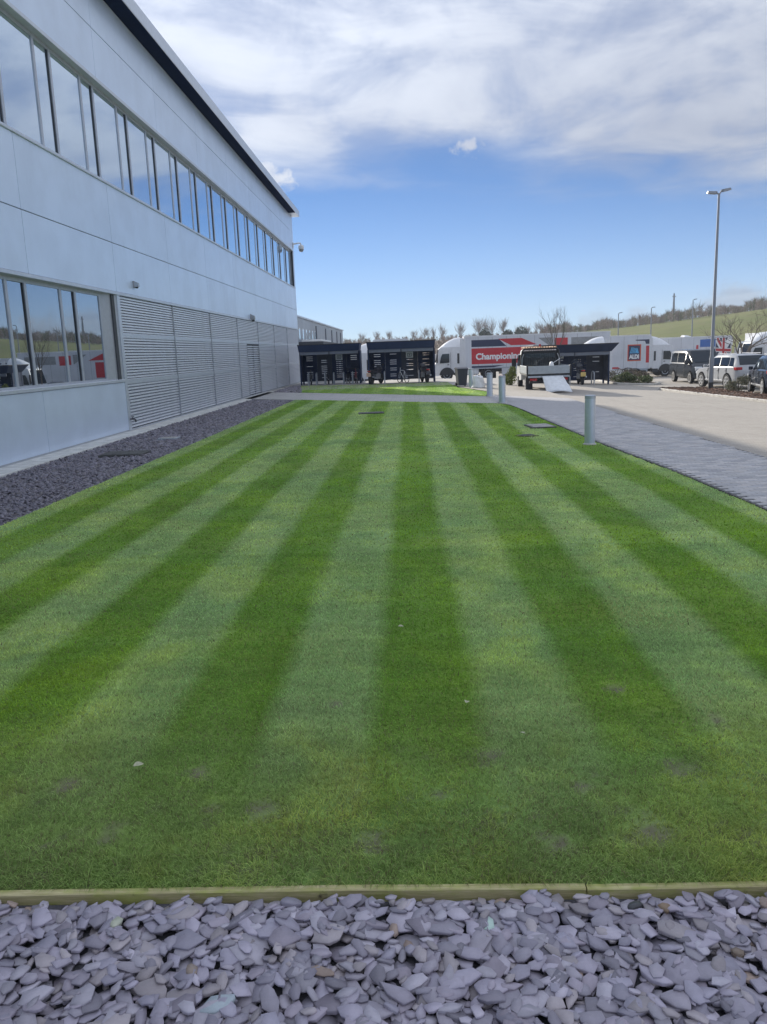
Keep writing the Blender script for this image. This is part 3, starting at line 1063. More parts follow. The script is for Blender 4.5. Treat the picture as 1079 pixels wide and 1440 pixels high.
office = thing('office_building', 'long two-storey office building clad in silver-grey panels, left of the lawn', 'building', B0)
mb = MB(B0)
Y0 = -9.0
# core behind the cladding, with recesses for the windows and the louvres
mb.box(XW - 30, XW - 0.30, Y0, BE - 0.04, -0.12, 12.0)
mb.box(XW - 0.30, XW - 0.03, Y0, 23.0, -0.02, 1.48)
mb.box(XW - 0.30, XW - 0.03, Y0, BE - 0.03, 3.93, 6.93)
mb.box(XW - 0.30, XW - 0.03, Y0, BE - 0.03, 9.52, 12.0)
mb.box(XW - 0.30, XW - 0.03, BE - 0.35, BE - 0.03, 6.93, 9.52)
mb.box(XW - 0.30, XW - 0.03, 23.0, 23.3, -0.02, 3.93)
mb.build('wall', M_back, office)
J = [23.4 + 5.4 * k for k in range(-6, 8)]
def panel(y0, y1, z0, z1, m=M_clad, t=0.03):
    g = 0.009
    mbp = MB(B0)
    mbp.bbox(XW - t, XW, y0 + g, y1 - g, z0 + g, z1 - g, 0.004)
    return mbp.build('cladding_panel', m, office)
for a, b_ in zip(J[:-1], J[1:]):
    e = BE if b_ > 61 else b_
    if e < BE and b_ > 60: e = BE
    mm = M_clad if random.random() < 0.6 else M_clad2
    panel(a, e, 3.97, 5.32, mm); panel(a, e, 5.32, 6.90, M_clad if random.random() < 0.6 else M_clad2)
    panel(a, e, 9.60, 10.86, mm); panel(a, e, 10.86, 12.0, M_clad if random.random() < 0.6 else M_clad2)
    if b_ <= 23.5: panel(a, min(b_, 23.33), 0.02, 1.42, mm)
panel(BE - 0.42, BE, 6.90, 9.60)
# end wall and far corner post
mb = MB(B0); mb.box(XW - 30, XW - 0.002, BE - 0.03, BE + 0.01, 0.0, 12.0); mb.build('end_wall', M_render, office)
mb = MB(B0); mb.box(XW - 0.05, XW + 0.012, 23.33, 23.56, -0.0, 3.95); mb.build('jamb_trim', M_trim, office)
# horizontal trims round the window bands
mb = MB(B0)
mb.bbox(XW - 0.2, XW + 0.035, Y0, BE - 0.40, 9.50, 9.60, 0.008)
mb.build('head_trim', M_trim, office)
mb = MB(B0); mb.bbox(XW - 0.2, XW + 0.04, Y0, BE - 0.40, 6.88, 6.955, 0.008); mb.build('sill_trim', M_trim, office)
mb = MB(B0); mb.bbox(XW - 0.2, XW + 0.04, Y0, BE, 3.88, 3.965, 0.008); mb.build('head_trim', M_trim, office)
mb = MB(B0); mb.bbox(XW - 0.2, XW + 0.03, Y0, 23.33, 1.42, 1.50, 0.008); mb.build('sill_trim', M_trim, office)
mb = MB(B0); mb.box(XW - 0.3, XW - 0.02, Y0, BE, -0.07, 0.0); mb.build('plinth', M_louv_back, office)
mb = MB(B0); mb.bbox(XW - 0.2, XW - 0.012, Y0, BE, -0.12, 0.035, 0.01); mb.build('base_flashing', M_frame, office)
mb = MB(B0)
for k in range(26):
    y0 = -9 + k * 2.7
    mb.bbox(XW - 0.1, -7.74, y0 + 0.006, y0 + 2.694, -0.2, -0.012, 0.012)
mb.build('concrete_footing', M_footing, office)
# splayed reveal at the end of the lower windows
mb = MB(B0)
mb.add([(XW - 0.16, 22.45, 1.5), (XW - 0.01, 23.33, 1.5), (XW - 0.01, 23.33, 3.88), (XW - 0.16, 22.45, 3.88), (XW - 0.3, 22.45, 1.5), (XW - 0.3, 23.33, 1.5), (XW - 0.3, 23.33, 3.88), (XW - 0.3, 22.45, 3.88)],
       [(0, 1, 2, 3), (7, 6, 5, 4), (0, 4, 5, 1), (1, 5, 6, 2), (2, 6, 7, 3), (3, 7, 4, 0)])
mb.build('window_reveal', M_frame, office)


def window(y0, y1, z0, z1, fm, gm, deep=0.0, parent=office):
    """a frame with its pane"""
    x = XW - 0.16
    fw = 0.055
    mb = MB(B0)
    mb.box(x - 0.10, x, y0, y0 + fw, z0, z1)
    mb.box(x - 0.10, x, y1 - fw, y1, z0, z1)
    mb.box(x - 0.10, x - 0.001, y0 + fw, y1 - fw, z0, z0 + fw)
    mb.box(x - 0.10, x - 0.001, y0 + fw, y1 - fw, z1 - fw * 1.6, z1)
    f = mb.build('window', fm, parent)
    mb = MB(B0)
    xx = x - 0.022 - deep
    tl = random.uniform(-0.0015, 0.0015)
    mb.add([(xx, y0 + fw, z0 + fw), (xx, y1 - fw, z0 + fw), (xx + tl, y1 - fw, z1 - fw), (xx + tl, y0 + fw, z1 - fw),
            (xx - .02, y0 + fw, z0 + fw), (xx - .02, y1 - fw, z0 + fw), (xx - .02, y1 - fw, z1 - fw), (xx - .02, y0 + fw, z1 - fw)],
           [(0, 1, 2, 3), (7, 6, 5, 4), (0, 4, 5, 1), (1, 5, 6, 2), (2, 6, 7, 3), (3, 7, 4, 0)])
    p = mb.build('pane', gm, f)
    if deep > 0:
        mb = MB(B0)
        mb.box(x - 0.045, x - 0.022, y1 - fw - 0.03, y1 - fw, z0 + fw, z1 - fw)  # dark strip drawn as the frame's shadow line beside the pane
        mb.build('sash_shadow_line', M_dark, f)
    return f


k = -6
while True:
    ya = 18.1 + 2.7 * k
    if ya > 60.4: break
    yb, yc = ya + 1.82, ya + 2.7
    if yb <= 61.05:
        window(ya, yb, 6.95, 9.50, M_frame, M_glass_up)
        window(yb, min(yc, 61.08), 6.95, 9.50, M_frame, M_glass_up, 0.02)
    if ya < 22.3:
        window(ya, min(yb, 22.45), 1.50, 3.88, M_frame, M_glass_lo)
        if yc < 22.4: window(yb, yc, 1.50, 3.88, M_frame, M_glass_lo, 0.02)
    k += 1

# louvre panels: a frame with slats
ROWS = ((2.83, 3.86), (1.50, 2.68), (0.045, 1.34))
mb = MB(B0)
mb.bbox(XW - 0.16, XW + 0.004, 23.56, BE, 2.68, 2.83, 0.01)
mb.build('louvre_rail', M_trim, office)
mb = MB(B0)
mb.bbox(XW - 0.16, XW + 0.004, 23.56, 41.72, 1.34, 1.50, 0.01)
mb.bbox(XW - 0.16, XW + 0.004, 45.0, BE, 1.34, 1.50, 0.01)
mb.build('louvre_rail', M_trim, office)
def slat_mesh(length):
    mb = MB()
    # blade tipped outward and down, with a lip
    pts = [(-0.11, 0.062), (-0.006, 0.016), (-0.006, -0.027), (0.0, -0.027), (0.0, 0.020), (-0.108, 0.068)]
    mb.prism([(p[0], p[1]) for p in pts], 'y', 0, length)
    return mb
slat_cache = {}
def louvre(y0, y1, z0, z1, n, nm='louvre_panel', frame=M_frame, slm=M_slat):
    mb = MB(B0)
    mb.box(XW - 0.28, XW - 0.20, y0, y1, z0, z1)
    mb.cur = 1
    mb.box(XW - 0.20, XW - 0.012, y0, y0 + 0.03, z0, z1)
    mb.box(XW - 0.20, XW - 0.012, y1 - 0.03, y1, z0, z1)
    fo = mb.build(nm, [M_louv_back, frame], office)
    L = round(y1 - y0 - 0.06, 3)
    for i in range(n):
        z = z0 + (i + 0.55) * (z1 - z0) / n
        key = (L, slm.name)
        loc = (XW - 0.006 - B0[0], y0 + 0.03 - B0[1], z)
        if key not in slat_cache:
            s = slat_mesh(L).build('louvre_slat', slm, fo)
            slat_cache[key] = s
            s.location = loc
        else:
            share(slat_cache[key], fo, loc)
    return fo
bays = [(23.57 + 0, 28.8)] + [(28.8 + 5.4 * i, 34.2 + 5.4 * i) for i in range(6)] + [(61.2, BE - 0.03)]
for (a, c) in bays[:-1]:
    if c > 61: c = BE - 0.04
    for ri, (z0, z1) in enumerate(ROWS):
        n = (13, 14, 14)[ri]
        if a < 41 < c and ri > 0:
            louvre(a, 41.72, z0, z1, n)
        elif a < 45.1 < c and ri > 0:
            louvre(a, c, z0, z1, n)
        else:
            louvre(a, c, z0, z1, n)
# upright cover strips between the louvre panels
for (a, c) in bays[1:-1]:
    mb = MB(B0)
    mb.bbox(XW - 0.1, XW + 0.016, a - 0.05, a + 0.05, 0.045, 3.86, 0.006)
    mb.build('louvre_mullion', M_mull, office)
# double louvred door in the louvre wall
for i, (a, c) in enumerate(((41.74, 43.36), (43.38, 44.98))):
    d = louvre(a, c, 0.05, 2.60, 22, 'louvre_door', M_grey_door)
mb = MB(B0); mb.box(XW - 0.16, XW - 0.008, 41.74, 44.98, 2.60, 2.68); mb.build('door_head', M_dark, office)
mb = MB(B0); mb.bbox(XW, XW + 0.05, 43.2, 43.24, 1.25, 1.45, 0.008); mb.build('door_handle', M_trim, office)

# roof edge: soffit, fascia, roof
XF = -7.78
mb = MB(B0); mb.box(XW - 0.2, XF - 0.01, Y0, 59.9, 12.0, 12.06); mb.build('soffit', M_soff, office)
mb = MB(B0); mb.box(XW - 0.25, XF - 0.005, 59.9, BE + 0.3, 12.002, 12.058); mb.build('soffit_end', M_trim, office)
mb = MB(B0); mb.bbox(XF - 0.01, XF + 0.02, Y0, BE + 0.32, 11.98, 12.40, 0.008); mb.build('fascia', M_trim, office)
mb = MB(B0); mb.box(XW - 30, XF - 0.01, Y0, BE + 0.3, 12.06, 12.38); mb.build('roof', M_frame, office)
# small fittings on the office wall
M_white = mat('white_plastic', (0.72, 0.73, 0.74), 0.4, var=0.04)
M_grey = mat('grey_metal', (0.34, 0.35, 0.37), 0.5, metal=0.4, var=0.08)
M_black = mat('black_plastic', (0.025, 0.026, 0.03), 0.55, var=0.15)
M_galv = mat('galvanised_steel', (0.42, 0.45, 0.49), 0.42, metal=0.55, var=0.08, scale=5)
M_tyre = mat('tyre_rubber', (0.022, 0.022, 0.024), 0.85, var=0.2)
M_alloy = mat('alloy_rim', (0.55, 0.56, 0.58), 0.35, metal=0.7, var=0.05)

c = thing('cctv_camera', 'white dome security camera on a bracket at the far corner of the office', 'security camera', (XW + 0.012, 61.2, 9.95))
mb = MB(); mb.bbox(0, 0.05, -0.14, 0.14, -0.2, 0.2, 0.01); mb.build('wall_plate', M_white, c)
mb = MB(); mb.tube([(0.04, 0, 0.08), (0.45, 0, 0.14), (0.56, 0, 0.12), (0.60, 0, 0.0)], 0.055, 8); mb.build('bracket', M_white, c, 50)
mb = MB(); mb.lathe([(0.10, 0.0), (0.19, -0.05), (0.21, -0.22), (0.20, -0.30)], 'z', (0.60, 0, 0.0)); mb.build('housing', M_white, c, 40)
mb = MB(); mb.lathe([(0.185, -0.30), (0.17, -0.40), (0.10, -0.48), (0.01, -0.50)], 'z', (0.60, 0, 0.0)); mb.build('dome', M_grey, c, 50)
for (nm, y, z, lab, sc) in (('wall_light', 24.92, 4.29, 'small grey wall light on the cladding above the first louvres', 0.8),
                            ('wall_light', 43.2, 4.06, 'hooded bulkhead light above the louvred door', 1.3)):
    c = thing(nm, lab, 'wall light', (XW + 0.001, y, z))
    mb = MB(); mb.bbox(0, 0.04, -0.10 * sc, 0.10 * sc, -0.13 * sc, 0.13 * sc, 0.01); mb.build('back_plate', M_grey, c)
    mb = MB(); mb.prism([(0.04, 0.11 * sc), (0.13 * sc + .04, 0.06 * sc), (0.15 * sc + .04, -0.08 * sc), (0.04, -0.11 * sc)], 'y', -0.085 * sc, 0.085 * sc); mb.build('hood', M_galv if sc < 1.2 else M_grey, c)
    mb = MB(); mb.lathe([(0.05 * sc, -0.11 * sc), (0.06 * sc, -0.15 * sc), (0.03 * sc, -0.17 * sc)], 'z', (0.08 * sc + .03, 0, 0.02), 10); mb.build('lens', M_black, c, 50)
c = thing('outside_tap', 'small dark outside tap low on the wall beside the louvres', 'tap', (XW + 0.013, 23.47, 0.33))
mb = MB(); mb.tube([(0, 0, 0), (0.12, 0, 0.0), (0.15, 0, -0.02), (0.16, 0, -0.09)], 0.022, 8); mb.build('spout', M_black, c, 50)
mb = MB(); mb.tube([(0.07, 0, 0), (0.07, 0, 0.06)], 0.012, 6); mb.box(0.02, 0.12, -0.012, 0.012, 0.055, 0.075); mb.build('lever', M_black, c)

# ------------------------------------------------------------------ bollards
M_boll = mat('bollard_steel', (0.56, 0.61, 0.68), 0.34, metal=0.55, var=0.04, scale=8)
def bollard(x, y, lab, r=0.105, h=1.0):
    c = thing('bollard', lab, 'bollard', (x, y, gz(x, y)), 0, 'steel bollards along the edge of the grass')
    mb = MB(); mb.lathe([(r, -0.1), (r, h * 0.93)], 'z', n=28); mb.build('post', M_boll, c, 30)
    mb = MB(); mb.lathe([(r + 0.004, h * 0.93), (r + 0.004, h - 0.012), (r - 0.01, h)], 'z', n=28); mb.build('cap', M_galv, c, 30)
    mb = MB()
    mb.lathe([(r + 0.035, -0.05), (r + 0.03, 0.012), (r + 0.001, 0.02)], 'z', n=20); mb.build('ground_collar', M_kerb, c, 30)
    return c
bollard(3.66, 16.5, 'large grey steel bollard at the right edge of the lawn, nearest the camera')
bollard(3.40, 29.9, 'grey steel bollard at the near corner of the path end', 0.125)
bollard(3.36, 34.1, 'grey steel bollard at the far corner of the path end', 0.125)
bollard(3.26, 43.0, 'pale steel bollard between the dark bin and the white sack', 0.125)

# inspection covers and soil scars
M_iron = mat('cast_iron_cover', (0.10, 0.10, 0.095), 0.7, metal=0.3, var=0.25, bump=0.3)
M_cover = mat('concrete_cover', (0.36, 0.35, 0.33), 0.9, var=0.2, scale=6)
def cover(x, y, w, d, rz, m, lab, z=0.0, rim=M_kerb):
    c = thing('inspection_cover', lab, 'inspection cover', (x, y, z), rz)
    mb = MB(); mb.bbox(-w / 2, w / 2, -d / 2, d / 2, -0.06, 0.022, 0.004); mb.build('frame', rim, c)
    mb = MB()
    mb.bbox(-w / 2 + .05, w / 2 - .05, -d / 2 + .05, d / 2 - .05, -0.03, 0.03, 0.004)
    for i in range(5):
        xx = -w / 2 + .1 + (w - .2) * i / 4
        mb.box(xx - .012, xx + .012, -d / 2 + .1, d / 2 - .1, 0.028, 0.034)
    mb.build('lid', m, c)
cover(-1.33, 27.1, 0.85, 0.55, 0.1, M_iron, 'dark iron cover sunk in the far part of the lawn', 0.0, M_iron)
cover(3.30, 20.6, 0.62, 0.9, 0.1, M_cover, 'pale concrete cover at the right edge of the lawn behind the bollard', 0.0, M_iron)
cover(2.66, 18.5, 0.42, 0.42, 0.3, M_iron, 'small iron cover ringed by bare soil near the big bollard', -0.012, M_soil)
cover(-6.45, 17.7, 0.95, 0.75, 0.0, M_iron, 'dark cover lying in the slate strip beside the lower windows', -0.03, M_iron)
cover(-6.40, 20.9, 0.50, 0.42, 0.0, M_cover, 'small pale cover in the slate strip beside the louvres', -0.03, M_galv)

# fallen leaves on the lawn
M_leaf = mat('fallen_leaf', (0.42, 0.42, 0.28), 0.7, var=0.2, scale=30)
def lawn_leaf(x, y, s, rz, lab):
    mb = MB()
    N = 7
    L, Rr = [], []
    for i in range(N + 1):
        u = i / N
        w = 0.30 * math.sin(math.pi * min(1, u * 1.02)) ** 0.8 * s
        zc = 0.10 * s * math.sin(u * 3.0)
        L.append((u * s - s / 2, w, zc + 0.10 * w)); Rr.append((u * s - s / 2, -w, zc + 0.3 * w))
    mid = [(u[0], 0, u[2] - 0.05 * s) for u in L]
    for i in range(N):
        for A, B in ((L, mid), (mid, Rr)):
            mb.add([A[i], A[i + 1], B[i + 1], B[i]], [(0, 1, 2, 3)])
    o = mb.build('fallen_leaf', M_leaf)
    o.location = (x, y, 0.036); o.rotation_euler = (0.3, 0.2, rz)
    tag(o, lab, 'leaf')
lawn_leaf(-0.115, 5.55, 0.045, 0.4, 'small white leaf on the pale stripe left of the middle of the lawn')
lawn_leaf(0.27, 4.25, 0.05, 1.4, 'pale green leaf standing in the dark stripe in the middle of the lawn')
lawn_leaf(0.53, 3.86, 0.04, 2.4, 'tiny cream leaf on the lawn right of the middle dark stripe')
lawn_leaf(-1.40, 3.6, 0.06, 0.9, 'pale curled leaf on the lawn near the left edge')

# ------------------------------------------------------------------ bicycle shelters
M_navy = mat('navy_steel', (0.026, 0.040, 0.085), 0.6, metal=0.0, var=0.12, scale=2, spec=0.2)
M_navy2 = mat('navy_steel_reflection', (0.035, 0.040, 0.062), 0.5, metal=0.1, var=0.12, scale=2)  # greyer tone that paints a reflection onto one back panel per shelter
M_beam = mat('shelter_beam_grey', (0.17, 0.185, 0.22), 0.5, metal=0.3, var=0.06)
M_sign = mat('sign_panel_grey', (0.74, 0.78, 0.78), 0.5, var=0.05)
M_signink = mat('sign_ink', (0.20, 0.23, 0.25), 0.6, var=0.05)


def shelter(x0, x1, y, z, lab, signcol, seed, bays=4, h=2.63, flare=0.0):
    rr = random.Random(seed)
    W = x1 - x0
    c = thing('bike_shelter', lab, 'bike shelter', ((x0 + x1) / 2, y, z), 0, 'navy steel bicycle shelters')
    hw = W / 2
    yb = 0.9                                    # back wall
    # roof: canted fascia all round, wider at the top
    mb = MB()
    t, b_ = h, h - 0.44
    o1, o2 = 0.03 + flare, -0.03
    V = []
    for (zz, o) in ((b_, o2), (t, o1)):
        V += [(-hw - o, -1.0 - o, zz), (hw + o, -1.0 - o, zz), (hw + o, yb + 0.25 + o, zz), (-hw - o, yb + 0.25 + o, zz)]
    mb.add(V, [(0, 3, 2, 1), (4, 5, 6, 7), (0, 1, 5, 4), (1, 2, 6, 5), (2, 3, 7, 6), (3, 0, 4, 7)])
    mb.build('roof', M_navy, c)
    mb = MB(); mb.bbox(-hw - o1 - 0.02, hw + o1 + 0.02, -1.0 - o1 - 0.02, yb + 0.27 + o1, t + 0.001, t + 0.05, 0.01); mb.build('roof_trim', M_black, c)
    for i in range(2):
        a = -hw + 0.10 + i * (W - 0.2) / 2 + (0.03 if i else 0)
        mb = MB(); mb.bbox(a, a + (W - 0.2) / 2 - 0.03, -0.93, -0.85, b_ - 0.20, b_ - 0.005, 0.008); mb.build('front_beam', M_beam, c)
    bw = W / bays
    for i in range(bays):
        a = -hw + i * bw
        mb = MB()
        zt, zb = b_ - 0.005, 0.20
        yA, yB = yb, yb + 0.05
        sw = 0.44
        s0 = a + bw / 2 - sw / 2 + rr.uniform(-.02, .02); s1 = s0 + sw
        mb.box(a + 0.003, s0, yA, yB, zb, zt)
        mb.box(s1, a + bw - 0.003, yA, yB, zb, zt)
        n = 12
        zs0, zs1 = 0.42, 1.98
        pitch = (zs1 - zs0) / n
        mb.box(s0, s1, yA, yB, zb, zs0)
        mb.box(s0, s1, yA, yB, zs1, zt)
        for k in range(n):
            q = zs0 + k * pitch
            mb.box(s0, s1, yA, yB, q + 0.030, q + pitch)
            if rr.random() < 0.35: mb.box(s0, s1, yA + 0.01, yB - 0.01, q, q + 0.032)     # blanked slot
        mb.build('back_panel', M_navy if (i + seed) % 4 else M_navy2, c)
        if i == signcol:
            sg = MB(); sg.bbox(a + bw / 2 - 0.24, a + bw / 2 + 0.24, yb - 0.03, yb - 0.004, 1.58, 1.98, 0.006); so = sg.build('sign', M_sign, c)
            sg = MB()
            sg.box(a + bw / 2 - 0.14, a + bw / 2 + 0.14, yb - 0.036, yb - 0.031, 1.66, 1.70)
            sg.box(a + bw / 2 - 0.14, a + bw / 2 + 0.14, yb - 0.036, yb - 0.031, 1.86, 1.90)
            sg.box(a + bw / 2 - 0.14, a + bw / 2 - 0.10, yb - 0.036, yb - 0.031, 1.70, 1.86)
            sg.box(a + bw / 2 + 0.10, a + bw / 2 + 0.14, yb - 0.036, yb - 0.031, 1.70, 1.86)
            sg.box(a + bw / 2 - 0.04, a + bw / 2 + 0.04, yb - 0.036, yb - 0.031, 1.73, 1.83)
            sg.build('sign_mark', M_signink, so)
    for sx in (-1, 1):
        mb = MB()
        xa = sx * (hw - 0.03)
        mb.box(xa - 0.03, xa + 0.03, -0.25, yb - 0.01, 0.20, b_ - 0.005); mb.build('end_panel', M_navy, c)
        mb = MB(); mb.bbox(xa - 0.05, xa + 0.05, yb - 0.02, yb + 0.14, -0.1, b_ - 0.002, 0.01); mb.build('post', M_navy, c)
        mb = MB(); mb.bbox(xa - 0.05, xa + 0.05, -0.40, -0.26, -0.1, b_ - 0.002, 0.01); mb.build('post', M_navy, c)
    mb = MB(); mb.bbox(-0.05, 0.05, yb + 0.06, yb + 0.15, -0.1, b_ - 0.002, 0.01); mb.build('post', M_navy, c)
    return c


shelter(-7.36, -3.28, 55.0, 0.0, 'navy bicycle shelter nearest the corner of the office building', 2, 3)
shelter(-2.66, 1.66, 53.0, 0.0, 'navy bicycle shelter in the middle, left of the white lorry cab', 2, 6)
shelter(7.72, 12.12, 50.0, -0.36, 'navy bicycle shelter behind the flatbed truck, with a flared roof end', 1, 5, h=2.38, flare=0.28)

# hoops to lock bicycles to
hoop_proto = None
def hoop(x, y, lab):
    global hoop_proto
    z = gz(x, y)
    if hoop_proto is None:
        hoop_proto = thing('cycle_hoop', lab, 'bike rack', (x, y, z), 0, 'steel hoops in front of the shelters')
        mb = MB()
        mb.tube([(0, -0.35, -0.1), (0, -0.35, 0.55), (0, -0.31, 0.68), (0, -0.2, 0.76), (0, 0, 0.78), (0, 0.2, 0.76), (0, 0.31, 0.68), (0, 0.35, 0.55), (0, 0.35, -0.1)], 0.034, 8)
        mb.build('rail', M_galv, hoop_proto, 60)
        for yy in (-0.35, 0.35):
            mb = MB(); mb.lathe([(0.08, 0.0), (0.08, 0.012), (0.036, 0.016)], 'z', (0, yy, 0), 12); mb.build('base_plate', M_galv, hoop_proto)
        return hoop_proto
    return dup(hoop_proto, (x, y, z), 0.0, lab)
for i, x in enumerate((-6.85, -6.30, -5.72, -5.12, -4.45, -3.85)):
    hoop(x, 54.85, ['galvanised hoop in the corner against the office wall', 'galvanised hoop, second from the office wall', 'galvanised hoop left of the sign, in front of the corner shelter',
                    'galvanised hoop under the sign of the corner shelter', 'galvanised hoop right of the sign of the corner shelter', 'galvanised hoop beside the right end of the corner shelter'][i])
for i, x in enumerate((-1.62, 0.62)):
    hoop(x, 52.8, ['galvanised hoop at the left in the middle shelter', 'galvanised hoop at the right in the middle shelter'][i])
for i, x in enumerate((9.55, 10.98)):
    hoop(x, 48.9, ['galvanised hoop close to the flatbed truck', 'galvanised hoop near the right end of the far shelter'][i])


# ------------------------------------------------------------------ bicycles, motorcycles
def wheel_ring(c, r, axis_x=True, tr=0.022, n=20):
    pts = [(c[0], c[1] + r * math.cos(2 * math.pi * k / n), c[2] + r * math.sin(2 * math.pi * k / n)) for k in range(n + 1)]
    return pts


def bicycle(x, y, rz, col, lab):
    M_fr = mat('bicycle_paint', col, 0.35, var=0.05)
    c = thing('bicycle', lab, 'bicycle', (x, y, gz(x, y)), rz, 'bicycles in the shelters')
    for yy in (-0.52, 0.52):
        mb = MB(); mb.tube(wheel_ring((0, yy, 0.34), 0.32), 0.022, 6, cap=False); w = mb.build('wheel', M_tyre, c, 60)
        mb = MB()
        for k in range(10):
            a = math.pi * 2 * k / 10
            mb.tube([(0.0, yy, 0.34), (0, yy + 0.3 * math.cos(a), 0.34 + 0.3 * math.sin(a))], 0.003, 3)
        mb.lathe([(0.025, -0.04), (0.025, 0.04)], 'x', (0, yy, 0.34), 8)
        mb.build('spokes', M_galv, w)
    mb = MB()
    bb, st, hd, ra, fa = (0, -0.08, 0.30), (0, -0.22, 0.80), (0, 0.36, 0.82), (0, -0.52, 0.34), (0, 0.52, 0.34)
    for a, b_ in ((bb, st), (bb, (0, 0.38, 0.74)), (st, hd)): mb.tube([a, b_], 0.02, 7)
    for s in (-1, 1):
        mb.tube([(0.05 * s, -0.52, 0.34), (0.02 * s, -0.22, 0.76)], 0.009, 5); mb.tube([(0.05 * s, -0.52, 0.34), (0.02 * s, -0.08, 0.30)], 0.010, 5)
        mb.tube([(0.05 * s, 0.52, 0.34), (0.05 * s, 0.40, 0.68), (0.0, 0.37, 0.74)], 0.012, 5)
    mb.tube([(0, 0.38, 0.72), (0, 0.34, 0.98)], 0.018, 7)
    mb.build('frame', M_fr, c, 60)
    mb = MB(); mb.tube([(-0.30, 0.26, 0.99), (-0.12, 0.36, 1.0), (0.12, 0.36, 1.0), (0.30, 0.26, 0.99)], 0.013, 6); mb.build('handlebar', M_black, c, 60)
    mb = MB(); mb.prism([(-0.07, -0.38), (0.07, -0.38), (0.025, -0.10), (-0.025, -0.10)], 'z', 0.90, 0.95); mb.tube([(0, -0.24, 0.78), (0, -0.25, 0.9)], 0.014, 6); mb.build('saddle', M_black, c)
    mb = MB(); mb.lathe([(0.09, 0.03), (0.09, 0.036)], 'x', (0, -0.08, 0.30), 14); mb.tube([(0.04, -0.08, 0.3), (0.06, 0.04, 0.18), (0.12, 0.04, 0.18)], 0.01, 5); mb.tube([(-0.04, -0.08, 0.3), (-0.06, -0.2, 0.42), (-0.12, -0.2, 0.42)], 0.01, 5)
    mb.build('crank', M_grey, c)


bicycle(-5.52, 55.05, R(8), (0.05, 0.06, 0.10), 'dark bicycle leaning by the third hoop in the corner shelter')
bicycle(-4.18, 55.0, R(-6), (0.03, 0.03, 0.035), 'black bicycle beside the fifth hoop in the corner shelter')
bicycle(-3.62, 54.9, R(10), (0.45, 0.10, 0.12), 'red bicycle at the right end of the corner shelter')
bicycle(-6.72, 55.1, R(5), (0.04, 0.045, 0.05), 'dark bicycle close to the office wall')
bicycle(-0.42, 52.5, R(28), (0.72, 0.74, 0.76), 'white bicycle in front of the sign of the middle shelter')


def motorcycle(x, y, rz, col, lab, plate=(0.65, 0.42, 0.18)):
    """faces +y in its own frame; the tail is at -y"""
    M_bd = mat('motorcycle_paint', col, 0.3, var=0.05, coat=0.5)
    M_pl = mat('motorcycle_plate', plate, 0.5, var=0.05)
    c = thing('motorcycle', lab, 'motorcycle', (x, y, gz(x, y)), rz, 'motorcycles in the shelters')
    for yy, wd in ((-0.68, 0.08), (0.72, 0.06)):
        mb = MB(); mb.lathe([(0.20, -wd), (0.30, -wd), (0.335, -wd * .5), (0.335, wd * .5), (0.30, wd), (0.20, wd)], 'x', (0, yy, 0.335), 20); w = mb.build('wheel', M_tyre, c, 40)
        mb = MB(); mb.lathe([(0.19, -wd * .6), (0.205, -wd * .9), (0.205, wd * .9), (0.19, wd * .6)], 'x', (0, yy, 0.335), 16); mb.lathe([(0.06, -wd), (0.06, wd)], 'x', (0, yy, 0.335), 10); mb.build('rim', M_grey, w)
    mb = MB(); mb.prism([(-0.30, 0.36), (0.30, 0.32), (0.40, 0.62), (0.1, 0.70), (-0.32, 0.62)], 'x', -0.18, 0.18); mb.build('engine', M_grey, c)
    mb = MB(); mb.prism([(-0.25, 0.70), (0.10, 0.66), (0.50, 0.78), (0.42, 0.95), (0.15, 1.0), (-0.1, 0.88)], 'x', -0.16, 0.16); mb.build('tank', M_bd, c)
    mb = MB(); mb.prism([(-1.0, 0.86), (-0.95, 0.80), (-0.5, 0.68), (-0.2, 0.72), (-0.15, 0.82), (-0.55, 0.82)], 'x', -0.13, 0.13); mb.build('tail', M_bd, c)
    mb = MB(); mb.prism([(-0.85, 0.86), (-0.5, 0.821), (-0.16, 0.821), (-0.12, 0.90), (-0.5, 0.87), (-0.8, 0.93)], 'x', -0.12, 0.12); mb.build('seat', M_black, c)
    mb = MB()
    for s in (-1, 1): mb.tube([(0.09 * s, 0.72, 0.335), (0.10 * s, 0.45, 0.98)], 0.027, 7)
    mb.tube([(-0.36, 0.30, 1.06), (-0.12, 0.42, 1.02), (0.12, 0.42, 1.02), (0.36, 0.30, 1.06)], 0.016, 6); mb.build('forks', M_black, c, 60)
    mb = MB(); mb.prism([(0.40, 0.82), (0.66, 0.80), (0.70, 0.95), (0.46, 1.22), (0.42, 1.0)], 'x', -0.15, 0.15); mb.build('fairing', M_bd, c)
    mb = MB(); mb.bbox(-0.15, 0.15, -1.06, -1.03, 0.50, 0.74, 0.006); mb.build('number_plate', M_pl, c)
    mb = MB(); mb.bbox(-0.10, 0.10, -1.03, -0.98, 0.80, 0.86, 0.006); mb.build('tail_light', mat('red_lens', (0.45, 0.02, 0.02), 0.3, var=0.05), c)
    mb = MB(); mb.tube([(0.17, -0.1, 0.35), (0.19, -0.5, 0.40), (0.20, -0.85, 0.48)], 0.05, 8); mb.build('exhaust', M_galv, c, 60)
    for s in (-1, 1):
        mb = MB(); mb.tube([(0.25 * s, 0.36, 1.05), (0.34 * s, 0.40, 1.20)], 0.008, 5); mb.bbox(0.28 * s - .02 if s > 0 else -0.42, 0.42 if s > 0 else -0.26, 0.39, 0.42, 1.18, 1.27, 0.008); mb.build('mirror', M_black, c)


